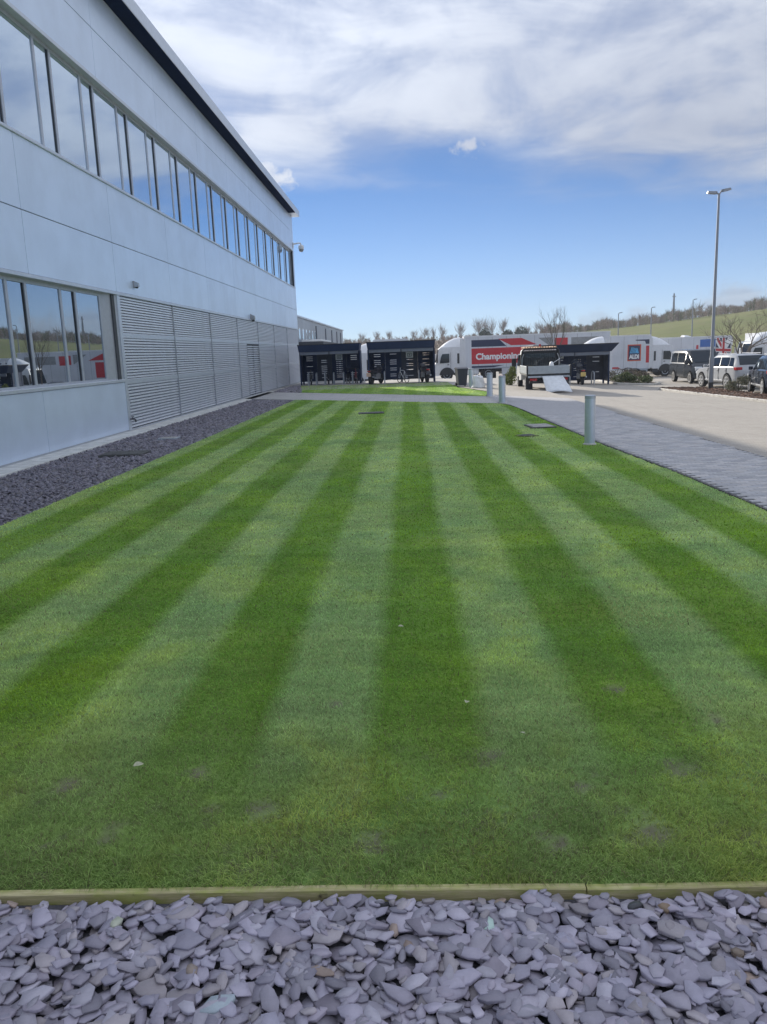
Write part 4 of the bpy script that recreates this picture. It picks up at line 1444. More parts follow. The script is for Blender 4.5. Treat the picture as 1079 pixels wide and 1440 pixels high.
motorcycle(-2.18, 52.6, R(-24), (0.05, 0.05, 0.06), 'dark motorcycle with a pale orange plate at the left end of the middle shelter', (0.62, 0.42, 0.30))
motorcycle(0.98, 52.5, R(12), (0.02, 0.022, 0.03), 'black motorcycle at the right end of the middle shelter', (0.06, 0.06, 0.07))
motorcycle(10.20, 48.7, R(-3), (0.02, 0.022, 0.03), 'black motorcycle with a yellow plate in the far shelter', (0.62, 0.47, 0.16))

# ------------------------------------------------------------------ warehouse beyond the office
M_wh = mat('warehouse_cladding', (0.40, 0.43, 0.47), 0.5, metal=0.3, var=0.05, scale=0.5)
wx, wy0, wy1, wz0, wz1 = -9.5, 66.0, 118.5, -0.75, 5.25
B1 = (wx, 90, -0.6)
wh = thing('warehouse', 'pale grey warehouse with dark vertical joints, beyond the corner of the office', 'building', B1)
mb = MB(B1); mb.box(wx - 25, wx - 0.04, wy0, wy1, wz0, wz1); mb.build('wall', M_wh, wh)
n = 21
for i in range(n):
    a = wy0 + (wy1 - wy0) * i / n; b_ = wy0 + (wy1 - wy0) * (i + 1) / n
    mb = MB(B1)
    mb.bbox(wx - 0.045, wx, a + 0.03, b_ - 0.03, wz0, wz1 - 0.02, 0.01)
    mb.build('cladding_panel', M_wh, wh)
for y in (84, 93.5, 101, 108, 114):
    mb = MB(B1); mb.bbox(wx, wx + 0.12, y - 0.11, y + 0.11, -0.6, wz1 - 0.35, 0.01); mb.build('downpipe', M_beam, wh)
for i in range(6):
    y = 71.2 + i * 2.4
    mb = MB(B1); mb.bbox(wx + 0.001, wx + 0.03, y - 0.35, y + 0.35, 3.35, 4.35, 0.01); f = mb.build('window', M_white, wh)
    mb = MB(B1); mb.box(wx + 0.031, wx + 0.036, y - 0.27, y + 0.27, 3.43, 4.27); mb.build('pane', M_glass_up, f)
mb = MB(B1); mb.bbox(wx - 0.2, wx + 0.12, wy0, wy1 + 0.1, wz1 + 0.001, wz1 + 0.14, 0.01); mb.build('roof_edge', M_trim, wh)
mb = MB(B1); mb.bbox(wx + 0.001, wx + 2.2, 70, 83, 2.85, 3.12, 0.02); mb.build('canopy', M_dark, wh)
mb = MB(B1); mb.bbox(wx + 0.3, wx + 2.0, 70.1, 79, 3.121, 3.30, 0.02); mb.build('canopy_light_strip', M_white, wh)
# ------------------------------------------------------------------ vehicles
M_glass_car = glass_mat('vehicle_glass', (0.50, 0.58, 0.66), 0.05, fres=0.45, base=(0.015, 0.018, 0.022))
M_lwhite = mat('lorry_white', (0.66, 0.67, 0.69), 0.4, var=0.05, coat=0.2, streak=0.3)
M_lwhite2 = mat('trailer_white', (0.60, 0.62, 0.66), 0.5, var=0.06, scale=0.7, streak=0.45)
M_chassis = mat('chassis_dark', (0.035, 0.036, 0.04), 0.7, var=0.2)
M_red = mat('trailer_red', (0.50, 0.025, 0.035), 0.4, var=0.06)
M_dblue = mat('trailer_dark_blue', (0.022, 0.030, 0.075), 0.4, var=0.06)
M_pgrey = mat('trailer_print_grey', (0.25, 0.255, 0.26), 0.45, var=0.15)
M_blue = mat('trailer_blue', (0.03, 0.13, 0.42), 0.4, var=0.05)
M_redl = mat('tail_lens_red', (0.38, 0.012, 0.015), 0.25, var=0.05)
M_lamp = mat('headlamp_lens', (0.62, 0.65, 0.68), 0.15, var=0.05)
M_amber = mat('amber_lens', (0.6, 0.22, 0.02), 0.3, var=0.05)


def lorry_wheel(c, x, y, r=0.5, w=0.32, side=1, name='wheel', rim=M_galv, n=24):
    mb = MB()
    mb.lathe([(r * 0.56, -w / 2), (r * 0.93, -w / 2), (r, -w * 0.36), (r, w * 0.36), (r * 0.93, w / 2), (r * 0.56, w / 2)], 'x', (x, y, r), n)
    wo = mb.build(name, M_tyre, c, 40)
    mb = MB()
    xo = x + side * w / 2
    mb.lathe([(r * 0.57, -w * 0.3 * side), (r * 0.60, 0.004 * side), (r * 0.52, 0.0), (r * 0.34, -0.09 * side), (r * 0.16, -0.04 * side), (r * 0.14, 0.02 * side)], 'x', (xo, y, r), 20)
    mb.build('rim', rim, wo, 40)
    return wo


def tractor(x, y, rz, lab, group='white lorry tractors in the yard', col=M_lwhite, z=None):
    """lorry tractor: nose towards +y, origin on the ground under the cab's back"""
    c = thing('lorry_tractor', lab, 'lorry', (x, y, gz(x, y) if z is None else z), rz, group)
    hw = 1.24
    # cab shell, lofted over its side profile so that front edges are drawn in
    prof = [(0.0, 0.75), (2.05, 0.42), (2.22, 0.45), (2.26, 1.30), (2.14, 1.55), (1.86, 2.72), (1.70, 2.84), (0.0, 2.86)]
    mb = MB()
    ins = [0.0, 0.05, 0.10, 0.09, 0.07, 0.06, 0.05, 0.0]
    vs = [(-(hw - i), p[0], p[1]) for p, i in zip(prof, ins)] + [(hw - i, p[0], p[1]) for p, i in zip(prof, ins)]
    n = len(prof)
    mb.add(vs, [tuple(range(n - 1, -1, -1)), tuple(range(n, 2 * n))] + [(i, (i + 1) % n, n + (i + 1) % n, n + i) for i in range(n)])
    cab = mb.build('cab', col, c)
    # roof deflector: a swept shell from the windscreen head up to the trailer's height
    mb = MB()
    N, Mx = 8, 8
    g = []
    for i in range(N + 1):
        u = i / N
        yy = 1.72 - 1.72 * u
        top = 2.86 + 0.80 * (1 - (1 - u) ** 1.9)
        row = []
        for j in range(Mx + 1):
            s = -1 + 2 * j / Mx
            row.append((s * (0.85 + 0.33 * u ** 0.6), yy, 2.845 + (top - 2.845) * (1 - abs(s) ** 3.2)))
        g.append(row)
    vs = [p for r_ in g for p in r_]
    fs = [(i * (Mx + 1) + j, i * (Mx + 1) + j + 1, (i + 1) * (Mx + 1) + j + 1, (i + 1) * (Mx + 1) + j) for i in range(N) for j in range(Mx)]
    fs.append(tuple(N * (Mx + 1) + j for j in range(Mx + 1)))
    mb.add(vs, fs)
    mb.build('roof_deflector', col, c, 40)
    for s in (-1, 1):
        mb = MB(); x0, x1 = sorted((s * (hw - 0.04), s * (hw + 0.0)))
        mb.prism([(-0.55, 0.95), (-0.01, 0.80), (-0.01, 3.5), (-0.30, 3.3), (-0.55, 2.9)], 'x', x0, x1); mb.build('side_fairing', col, c)
        xo = s * hw
        def plate(pts, nm, m, par=cab, d0=0.003, d1=0.016):
            mbx = MB(); a, b_ = sorted((xo + s * d0, xo + s * d1)); mbx.prism(pts, 'x', a, b_); return mbx.build(nm, m, par)
        plate([(0.98, 1.55), (1.82, 1.50), (1.70, 2.02), (1.58, 2.28), (0.98, 2.30)], 'side_window', M_glass_car)
        plate([(0.12, 1.45), (0.30, 1.45), (0.30, 2.30), (0.12, 2.30)], 'rear_vent', M_black)
        plate([(0.86, 0.95), (0.88, 0.95), (0.88, 2.40), (0.86, 2.40)], 'door_seam', M_chassis)
        plate([(1.00, 1.34), (1.16, 1.34), (1.16, 1.40), (1.00, 1.40)], 'door_handle', M_black)
        # arch and step
        arc = [(1.20 + 0.64 * math.cos(math.pi * k / 12), 0.50 + 0.64 * math.sin(math.pi * k / 12)) for k in range(13)]
        plate(arc, 'wheel_arch', M_black, cab, 0.004, 0.05)
        mb = MB(); a, b_ = sorted((s * (hw - 0.18), s * (hw + 0.01))); mb.bbox(a, b_, 0.02, 0.52, 0.40, 0.74, 0.02); mb.build('step', M_chassis, c)
        mb = MB(); a, b_ = sorted((s * (hw + 0.03), s * (hw + 0.26))); mb.bbox(a, b_, 1.98, 2.10, 1.55, 2.30, 0.03)
        a, b_ = sorted((s * (hw - 0.12), s * (hw + 0.1))); mb.bbox(a, b_, 1.96, 2.0, 2.20, 2.24, 0.01); mb.build('mirror', M_black if s < 0 else col, c)
        mb = MB(); a, b_ = sorted((s * 0.62, s * 1.08)); mb.bbox(a, b_, 2.235, 2.285, 0.62, 0.84, 0.015); mb.build('headlight', M_lamp, c)
        lorry_wheel(c, s * 1.04, 1.20, 0.5, 0.32, s)
        lorry_wheel(c, s * 0.95, -2.35, 0.5, 0.56, s)
        mb = MB(); a, b_ = sorted((s * 0.66, s * 1.2)); pts = [(-2.35 + 0.60 * math.cos(math.pi * k / 10), 0.55 + 0.58 * math.sin(math.pi * k / 10)) for k in range(11)] + [(-2.35 + 0.55 * math.cos(math.pi * k / 10), 0.55 + 0.53 * math.sin(math.pi * k / 10)) for k in range(10, -1, -1)]
        mb.prism(pts, 'x', a, b_); mb.build('mudguard', M_black, c)
        mb = MB(); a, b_ = sorted((s * 0.62, s * 1.20)); mb.bbox(a, b_, -1.55, -0.35, 0.42, 1.0, 0.10); mb.build('fuel_tank', M_galv if s > 0 else M_white, c)
    # windscreen, grille, bumper
    mb = MB(); mb.add([(-1.06, 2.152, 1.57), (1.06, 2.152, 1.57), (1.02, 1.885, 2.66), (-1.02, 1.885, 2.66), (-1.06, 2.11, 1.57), (1.06, 2.11, 1.57), (1.02, 1.84, 2.66), (-1.02, 1.84, 2.66)],
                      [(0, 1, 2, 3), (7, 6, 5, 4), (0, 4, 5, 1), (1, 5, 6, 2), (2, 6, 7, 3), (3, 7, 4, 0)]); mb.build('windscreen', M_glass_car, cab)
    mb = MB()
    for k in range(5): mb.box(-0.85, 0.85, 2.235, 2.275, 0.92 + k * 0.09, 0.97 + k * 0.09)
    mb.build('grille', M_black, cab)
    mb = MB(); mb.box(-0.42, 0.42, -3.4, 0.4, 0.62, 0.92); mb.build('chassis', M_chassis, c)
    mb = MB(); mb.lathe([(0.5, 0.93), (0.5, 1.0), (0.2, 1.02)], 'z', (0, -2.2, 0), 16); mb.build('fifth_wheel', M_chassis, c)
    mb = MB(); mb.tube([(0.55, -0.45, 0.9), (0.55, -0.45, 2.9), (0.5, -0.5, 3.1)], 0.05, 8); mb.build('exhaust_stack', M_chassis, c, 60)
    return c


def panel_art(c, pts, m, side, nm, body, level=0):
    """a flat printed panel on the trailer's side: pts in (y, z)"""
    d = 0.002 + 0.003 * level
    mb = MB(); a, b_ = sorted((side * (1.25 + d), side * (1.25 + d + 0.0022)))
    mb.prism(pts, 'x', a, b_)
    return mb.build(nm, m, body)


def trailer(x, y, rz, lab, L=13.4, h=3.62, base=0.55, z=None, skirt=True):
    """box trailer: front end towards +y at y = 0, rear at -L; the left side is -x"""
    c = thing('box_trailer', lab, 'trailer', (x, y, gz(x, y) if z is None else z), rz, 'box trailers parked in the yard')
    mb = MB(); mb.bbox(-1.25, 1.25, -L, 0, base + 0.40, h, 0.02); body = mb.build('body', M_lwhite2, c)
    mb = MB(); mb.bbox(-1.262, 1.262, -L - 0.01, 0.01, h - 0.10, h + 0.012, 0.01); mb.build('top_rail', M_lwhite, c)
    for s in (-1, 1):
        mb = MB(); a, b_ = sorted((s * 1.249, s * 1.2515)); q = -1.2
        while q > -L + 0.5:
            mb.box(a, b_, q - 0.012, q + 0.012, base + 0.42, h - 0.11); q -= 1.2
        mb.build('panel_seam', M_pgrey, c)
        mb = MB(); a, b_ = sorted((s * 1.245, s * 1.262)); mb.box(a, b_, -L + 0.12, -0.12, base + 0.38, base + 0.47); mb.build('bottom_rail', M_galv, c)
        mb = MB(); a, b_ = sorted((s * 1.18, s * 1.245)); mb.box(a, b_, -L + 3.9 if not skirt else -L + 0.3, -L + 4.6 if not skirt else -L + 1.0, base + 0.05, base + 0.36); mb.build('side_marker', M_amber, c) if False else mb.build('toolbox_locker', M_chassis, c)
    for yy in (-0.06, -L + 0.06):
        for s in (-1, 1):
            mb = MB(); a, b_ = sorted((s * 1.245, s * 1.265)); mb.box(a, b_, yy - 0.05, yy + 0.05, base + 0.40, h - 0.1); mb.build('corner_post', M_lwhite, c)
    mb = MB(); mb.box(-0.55, 0.55, -L + 0.2, -0.4, base + 0.1, base + 0.398); mb.build('chassis', M_chassis, c)
    for i in range(3):
        for s in (-1, 1): lorry_wheel(c, s * 1.03, -L + 2.2 + i * 1.32, 0.5, 0.36, s)
    for s in (-1, 1):
        mb = MB(); a, b_ = sorted((s * 0.72, s * 0.86)); mb.box(a, b_, -2.75, -2.6, 0.05, base + 0.398); mb.box(a - 0.08, b_ + 0.08, -2.83, -2.52, 0.0, 0.05); mb.build('landing_leg', M_chassis, c)
        if skirt:
            mb = MB(); a, b_ = sorted((s * 1.20, s * 1.235)); mb.box(a, b_, -L + 4.9, -3.2, 0.38, base + 0.398); mb.build('side_skirt', M_lwhite2, c)
    mb = MB(); mb.bbox(-1.2, 1.2, -L - 0.03, -L + 0.1, 0.45, 0.65, 0.02); mb.build('rear_bumper', M_chassis, c)
    for s in (-1, 1):
        mb = MB(); a, b_ = sorted((s * 0.8, s * 1.15)); mb.bbox(a, b_, -L - 0.05, -L - 0.031, 0.48, 0.62, 0.005); mb.build('tail_light', M_redl, c)
    mb = MB(); mb.bbox(-0.8, 0.8, 0.0, 0.28, h - 0.95, h - 0.12, 0.04); mb.build('fridge_unit', M_lwhite, c)
    return c, body


def lettering(parent, body, size, loc, rot, m, bold=0.0, align='LEFT', sx=1.0, width=None):
    me = text_mesh(body, size, bold, 0.002, align)
    me.materials.append(m)
    if width:
        xs_ = [v.co.x for v in me.vertices]
        sx = width / (max(xs_) - min(xs_))
    o = bpy.data.objects.new('lettering', me)
    COL.objects.link(o); o.parent = parent
    o.location = loc; o.rotation_euler = rot; o.scale = (sx, 1, 1)
    KIDS.setdefault(parent.name, []).append(o)
    return o


M_letter = mat('white_print', (0.80, 0.80, 0.80), 0.5, var=0.02)
PI = math.pi

# 1. tractor and the red trailer it is coupled to; nose to the left
YT = 70.0
tractor(4.45, YT + 1.25, PI / 2, 'white lorry tractor facing left at the front of the red and white trailer', z=-0.62)
tr, body = trailer(4.75, YT + 1.25, PI / 2, 'white box trailer with a red band lettered Championing', L=12.4, h=3.70, z=-0.62)
# rotated by +90 degrees its left side faces away; the camera sees the side at -x_world: local +x -> world +y, so local -x faces the camera
S_ = -1
def art(pts, m, nm='livery_panel', lev=0, b=body): return panel_art(None, pts, m, S_, nm, b, lev)
# local y runs from 0 (left in the picture) to -L (right)
art([(-0.62, 2.78), (-0.62, 3.36), (-3.0, 3.36), (-3.6, 2.78)], M_dblue)
art([(-2.9, 3.40), (-4.9, 3.40), (-6.2, 2.82), (-4.0, 2.82)], M_red)
art([(-0.62, 1.33), (-0.62, 2.66), (-5.6, 2.66), (-5.6, 1.33)], M_red)
art([(-0.62, 0.97), (-0.62, 1.18), (-3.4, 1.18), (-2.2, 0.97)], M_dblue)
art([(-7.7, 3.30), (-8.8, 3.30), (-8.8, 2.50), (-7.7, 2.50)], M_red)
art([(-6.3, 3.36), (-7.5, 2.5), (-7.5, 3.36)], M_pgrey)
art([(-9.1, 2.6), (-11.8, 2.6), (-11.8, 3.30), (-9.1, 3.30)], M_pgrey)

lettering(body, 'Championing', 0.72, (-1.262, -0.98, 1.72), (PI / 2, 0, -PI / 2), M_letter, 0.026, width=3.86)

# 2. tractor in front, its deflector showing over the far shelter
tractor(15.3, 65.2, PI / 2, 'white lorry tractor facing left, half hidden behind the far shelter', z=-1.05)
# 3. white trailer with the shop badge, its tractor to the right facing right
tr, body = trailer(22.0, 76.2, -PI / 2, 'white box trailer with a square dark blue shop badge', L=13.4, h=3.80, base=0.35, z=-1.08)
# here local +x faces the camera, local y runs right
S_ = 1
def art2(pts, m, nm='livery_panel', lev=0): return panel_art(None, pts, m, 1, nm, body, lev)
art2([(-1.35, 3.38), (-0.06, 3.38), (-0.06, 2.98), (-0.42, 2.98), (-0.52, 3.24), (-1.35, 3.30)], M_dblue)
art2([(-0.40, 1.30), (-0.06, 1.30), (-0.06, 2.82), (-0.40, 2.82)], M_red)
art2([(-4.2, 0.80), (-2.6, 0.80), (-2.9, 0.98), (-4.2, 0.98)], M_red)
art2([(-4.6, 3.28), (-4.0, 3.34), (-4.0, 3.46), (-4.6, 3.40)], M_red)
M_or = mat('badge_orange', (0.62, 0.14, 0.03), 0.4, var=0.03)
M_lb = mat('badge_light_blue', (0.10, 0.42, 0.72), 0.4, var=0.03)
cy, cz, w_, h_ = -1.46, 2.22, 0.61, 0.74
art2([(cy - w_, cz - h_), (cy + w_, cz - h_), (cy + w_, cz + h_), (cy - w_, cz + h_)], M_or, 'badge_border', 0)
art2([(cy - w_ + .05, cz - h_ + .05), (cy + w_ - .05, cz - h_ + .05), (cy + w_ - .05, cz + h_ - .05), (cy - w_ + .05, cz + h_ - .05)], M_red, 'badge_border', 1)
art2([(cy - w_ + .10, cz - h_ + .10), (cy + w_ - .10, cz - h_ + .10), (cy + w_ - .10, cz + h_ - .10), (cy - w_ + .10, cz + h_ - .10)], M_dblue, 'badge', 2)
for k in range(5):
    a = cy - 0.40 + k * 0.115
    art2([(a, cz - 0.05), (a + 0.075, cz - 0.05), (a + 0.23 , cz + 0.50 - k * 0.03), (a + 0.155, cz + 0.50 - k * 0.03)], M_lb, 'badge_bar', 3)
art2([(cy + 0.17, cz - 0.05), (cy + 0.42, cz - 0.05), (cy + 0.27, cz + 0.42), (cy + 0.20, cz + 0.42)], M_lb, 'badge_bar', 4)
lettering(body, 'ALDI', 0.50, (1.268, cy, cz - 0.52), (PI / 2, 0, PI / 2), M_letter, 0.03, 'CENTER', 0.8)
tractor(22.2, 76.2, -PI / 2, 'white lorry tractor facing right at the front of the badge trailer', z=-1.08)
tractor(27.2, 82.0, -PI / 2, 'white lorry tractor parked behind the dark grey van', z=-1.05)
tractor(24.6, 86.0, -PI / 2 + 0.15, 'white lorry tractor whose roof shows between the badge trailer and the flag trailer', z=-1.05)
# 4. trailer with blue panel and flag print
tr, body = trailer(31.0, 80.6, -PI / 2, 'box trailer with blue panel and a waving union flag print', L=4.6 + 3, h=3.5, base=0.35, z=-1.1)
def art3(pts, m, nm='livery_panel', lev=0): return panel_art(None, pts, m, 1, nm, body, lev)
art3([(-3.0, 2.5), (-1.55, 2.5), (-1.55, 3.25), (-3.0, 3.20)], M_blue)
art3([(-3.0, 0.9), (-1.55, 0.9), (-1.55, 2.3), (-3.0, 2.3)], M_dblue)
art3([(-3.5, 1.0), (-3.15, 1.0), (-3.15, 2.7), (-3.35, 2.7)], M_red)
art3([(-1.5, 0.9), (-0.08, 0.9), (-0.08, 3.3), (-1.5, 3.3)], M_dblue, 'flag', 0)
art3([(-1.5, 3.3), (-1.2, 3.3), (-0.08, 1.3), (-0.08, 0.9), (-0.35, 0.9), (-1.5, 2.9)], M_letter, 'flag_stripe', 1)
art3([(-0.08, 3.3), (-0.38, 3.3), (-1.5, 1.4), (-1.5, 0.9), (-1.25, 0.9), (-0.08, 2.9)], M_letter, 'flag_stripe', 2)
art3([(-1.42, 3.3), (-1.28, 3.3), (-0.08, 1.2), (-0.08, 0.95), (-0.20, 0.95), (-1.42, 3.1)], M_red, 'flag_stripe', 3)
art3([(-0.95, 0.9), (-0.60, 0.9), (-0.60, 3.3), (-0.95, 3.3)], M_letter, 'flag_stripe', 4)
art3([(-1.5, 2.0), (-0.08, 1.9), (-0.08, 2.3), (-1.5, 2.4)], M_letter, 'flag_stripe', 5)
art3([(-0.88, 0.9), (-0.67, 0.9), (-0.67, 3.3), (-0.88, 3.3)], M_red, 'flag_stripe', 6)
art3([(-1.5, 2.08), (-0.08, 1.98), (-0.08, 2.22), (-1.5, 2.32)], M_red, 'flag_stripe', 7)
tractor(33.5, 78.0, PI / 2 + 0.2, 'white lorry tractor behind the bare tree and the silver car', z=-1.05)
tractor(31.4, 72.0, PI / 2 - 0.1, 'white lorry tractor at the right edge above the dark blue car', z=-1.05)
# left: roofs glimpsed round the shelters
tr, body = trailer(-2.85, 67.5, PI / 2, 'white trailer whose roof shows above the middle shelter', L=2.6 + 0.2, h=3.62, z=-0.60)
tractor(-3.15, 67.5, PI / 2, 'white lorry tractor in the gap between the two left shelters', z=-0.85)
# more vehicles to the right, met only as reflections in the office glass
tractor(47.0, 74.0, PI / 2 + 0.5, 'white lorry tractor standing apart at the far right of the yard')
tractor(38.5, 70.0, PI, 'white lorry tractor at the right of the yard, nose to the camera')
tr, body = trailer(41.0, 80.0, -PI / 2, 'plain trailer at the far right of the yard', L=8)
tr, body = trailer(55.0, 92.0, -PI / 2 - 0.2, 'red sided trailer at the far right of the yard', L=10)
panel_art(None, [(-9.8, 1.1), (-0.2, 1.1), (-0.2, 3.4), (-9.8, 3.4)], M_red, 1, 'livery_panel', body, 0)


# ---------- lofted cars
def car(name, lab, cat, x, y, rz, paint, st, wheels, hw, glaz, group=None, z=None, rim=M_alloy, wheel_r=0.36, lower=None, wind=None, rear=None, arch=None, split=()):
    """st: rows of (y, z_bottom, z_belt, z_top, half width, top half width), rear to front; nose towards +y"""
    c = thing(name, lab, cat, (x, y, gz(x, y) if z is None else z), rz, group)
    st = [tuple(s) for s in st]
    def ring(s):
        yy, zb, zl, zt, w, wt = s
        half = [(w * 0.80, zb), (w * 0.97, zb + 0.10), (w, zb + (zl - zb) * 0.55), (w * 0.975, zl), (w * 0.955, zl + 0.02), (wt, zl + (zt - zl) * 0.86), (wt * 0.90, zl + (zt - zl) * 0.97), (wt * 0.55, zt)]
        return [(p[0], yy, p[1]) for p in half] + [(-p[0], yy, p[1]) for p in reversed(half)]
    def at(yy):
        ys = [s[0] for s in st]
        return tuple(float(np.interp(yy, ys, [s[k] for s in st])) for k in range(6))
    rings = [ring(s) for s in st]
    m = len(rings[0])
    mb = MB()
    vs = [p for r_ in rings for p in r_]
    fs = [(i * m + j, i * m + (j + 1) % m, (i + 1) * m + (j + 1) % m, (i + 1) * m + j) for i in range(len(rings) - 1) for j in range(m)]
    fs += [tuple(range(m)), tuple((len(rings) - 1) * m + j for j in range(m))]
    mb.add(vs, fs)
    body = mb.build('body', paint, c, 38)
    def side_pt(yy, t, s, off):
        q = at(yy)
        b0 = (q[4] * 0.955, q[2] + 0.02); b1 = (q[5], q[2] + (q[3] - q[2]) * 0.86)
        px, pz = b0[0] + (b1[0] - b0[0]) * t, b0[1] + (b1[1] - b0[1]) * t
        return (s * (px + off), yy, pz + off * 0.3)
    for s in (-1, 1):
        for (ya, yb, ta, tb) in glaz:
            # ya..yb along the belt, slanted ends follow the body's own pillars
            N = 6
            out, inn = [], []
            for off, L in ((0.012, out), (-0.03, inn)):
                for i in range(N + 1):
                    yy = ya + (yb - ya) * i / N
                    L.append((side_pt(yy, 0.08, s, off), side_pt(min(max(yy, ta), tb), 0.90, s, off)))
            mb = MB()
            vs = [p for q in out for p in q] + [p for q in inn for p in q]
            K = 2 * (N + 1)
            fs = []
            for i in range(N):
                a = 2 * i
                fs += [(a, a + 2, a + 3, a + 1), (K + a, K + a + 1, K + a + 3, K + a + 2), (a, K + a, K + a + 2, a + 2), (a + 1, a + 3, K + a + 3, K + a + 1)]
            fs += [(0, 1, K + 1, K), (2 * N, K + 2 * N, K + 2 * N + 1, 2 * N + 1)]
            mb.add(vs, fs)
            mb.build('side_window', M_glass_car, body)
        for ys in split:
            q = at(ys)
            mb = MB(); a, b_ = sorted((s * (q[4] * 0.985), s * (q[4] + 0.006))); mb.box(a, b_, ys - 0.012, ys + 0.012, q[1] + 0.12, q[2] - 0.02); mb.build('door_seam', M_chassis, body)
            mb = MB(); a, b_ = sorted((s * (q[4] * 0.97), s * (q[4] + 0.02))); mb.bbox(a, b_, ys + 0.05, ys + 0.22, q[2] - 0.16, q[2] - 0.12, 0.008); mb.build('door_handle', paint, body)
    def top_glass(ya, yb, nm, fa=0.93, fb=0.93):
        A, B = at(ya), at(yb)
        N = 4
        mb = MB()
        o, i_ = [], []
        for k in range(N + 1):
            yy = ya + (yb - ya) * k / N
            q = at(yy)
            w = q[5] * 0.88
            dy = 0.016 if yb > ya else -0.016
            o += [(-w, yy + (0.012 if nm == 'windscreen' else -0.012), q[3] + 0.012 - 0.03 * 0), (w, yy + (0.012 if nm == 'windscreen' else -0.012), q[3] + 0.012)]
            i_ += [(-w, yy, q[3] - 0.03), (w, yy, q[3] - 0.03)]
        n0 = len(o)
        fs = []
        for k in range(N):
            a = 2 * k
            fs += [(a, a + 1, a + 3, a + 2), (n0 + a, n0 + a + 2, n0 + a + 3, n0 + a + 1), (a, a + 2, n0 + a + 2, n0 + a), (a + 1, n0 + a + 1, n0 + a + 3, a + 3)]
        fs += [(0, n0, n0 + 1, 1), (2 * N, 2 * N + 1, n0 + 2 * N + 1, n0 + 2 * N)]
        mb.add(o + i_, fs)
        return mb.build(nm, M_glass_car, body)
    if wind: top_glass(wind[0], wind[1], 'windscreen')
    if rear: top_glass(rear[0], rear[1], 'rear_window')
    for (yy) in wheels:
        for s in (-1, 1):
            r = wheel_r
            q = at(yy)
            xo = q[4] - 0.105
            mb = MB()
            a, b_ = sorted((s * (q[4] - 0.16), s * (q[4] + 0.010)))
            mb.prism([(yy + (r + 0.07) * math.cos(PI * k / 12), r + (r + 0.07) * math.sin(PI * k / 12)) for k in range(13)] + [(yy - r - 0.07, 0.22), (yy + r + 0.07, 0.22)], 'x', a, b_)
            mb.build('wheel_arch', M_arch if arch is None else arch, body)
            mb = MB()
            mb.lathe([(r * 0.66, -0.11), (r * 0.95, -0.11), (r, -0.07), (r, 0.07), (r * 0.95, 0.11), (r * 0.66, 0.11)], 'x', (s * (q[4] - 0.085), yy, r), 24)
            w_o = mb.build('wheel', M_tyre, c, 40)
            mb = MB()
            xc = s * (q[4] + 0.018)
            mb.lathe([(r * 0.70, -0.02 * s), (r * 0.70, 0.008 * s), (r * 0.60, 0.008 * s), (r * 0.58, -0.03 * s)], 'x', (xc, yy, r), 20)
            mb.lathe([(r * 0.16, -0.03 * s), (r * 0.15, 0.004 * s), (0.01, 0.008 * s)], 'x', (xc, yy, r), 12)
            for k in range(5):
                an = 2 * PI * k / 5 + 0.3
                u = Vector((0, math.cos(an), math.sin(an))); v = Vector((0, -math.sin(an), math.cos(an)))
                P0, P1 = Vector((xc, yy, r)) + u * r * 0.1, Vector((xc, yy, r)) + u * r * 0.62
                b0, b1 = v * r * 0.10, v * r * 0.15
                X = Vector((0.02, 0, 0))
                vs = [P0 - b0 - X, P0 + b0 - X, P1 + b1 - X, P1 - b1 - X, P0 - b0 + X * .3, P0 + b0 + X * .3, P1 + b1 + X * .3, P1 - b1 + X * .3]
                mb.add(vs, [(0, 3, 2, 1), (4, 5, 6, 7), (0, 1, 5, 4), (1, 2, 6, 5), (2, 3, 7, 6), (3, 0, 4, 7)])
            mb.build('rim', rim, w_o)
    return c, body, at


M_silver = mat('silver_paint', (0.42, 0.43, 0.445), 0.16, metal=0.0, var=0.02, spec=0.4)
M_vangrey = mat('dark_grey_paint', (0.030, 0.036, 0.044), 0.2, metal=0.0, var=0.03, spec=0.15)
M_navycar = mat('dark_blue_paint', (0.016, 0.024, 0.044), 0.15, metal=0.0, var=0.03, spec=0.4)
M_arch = mat('arch_liner', (0.012, 0.012, 0.013), 1.0, spec=0.0)

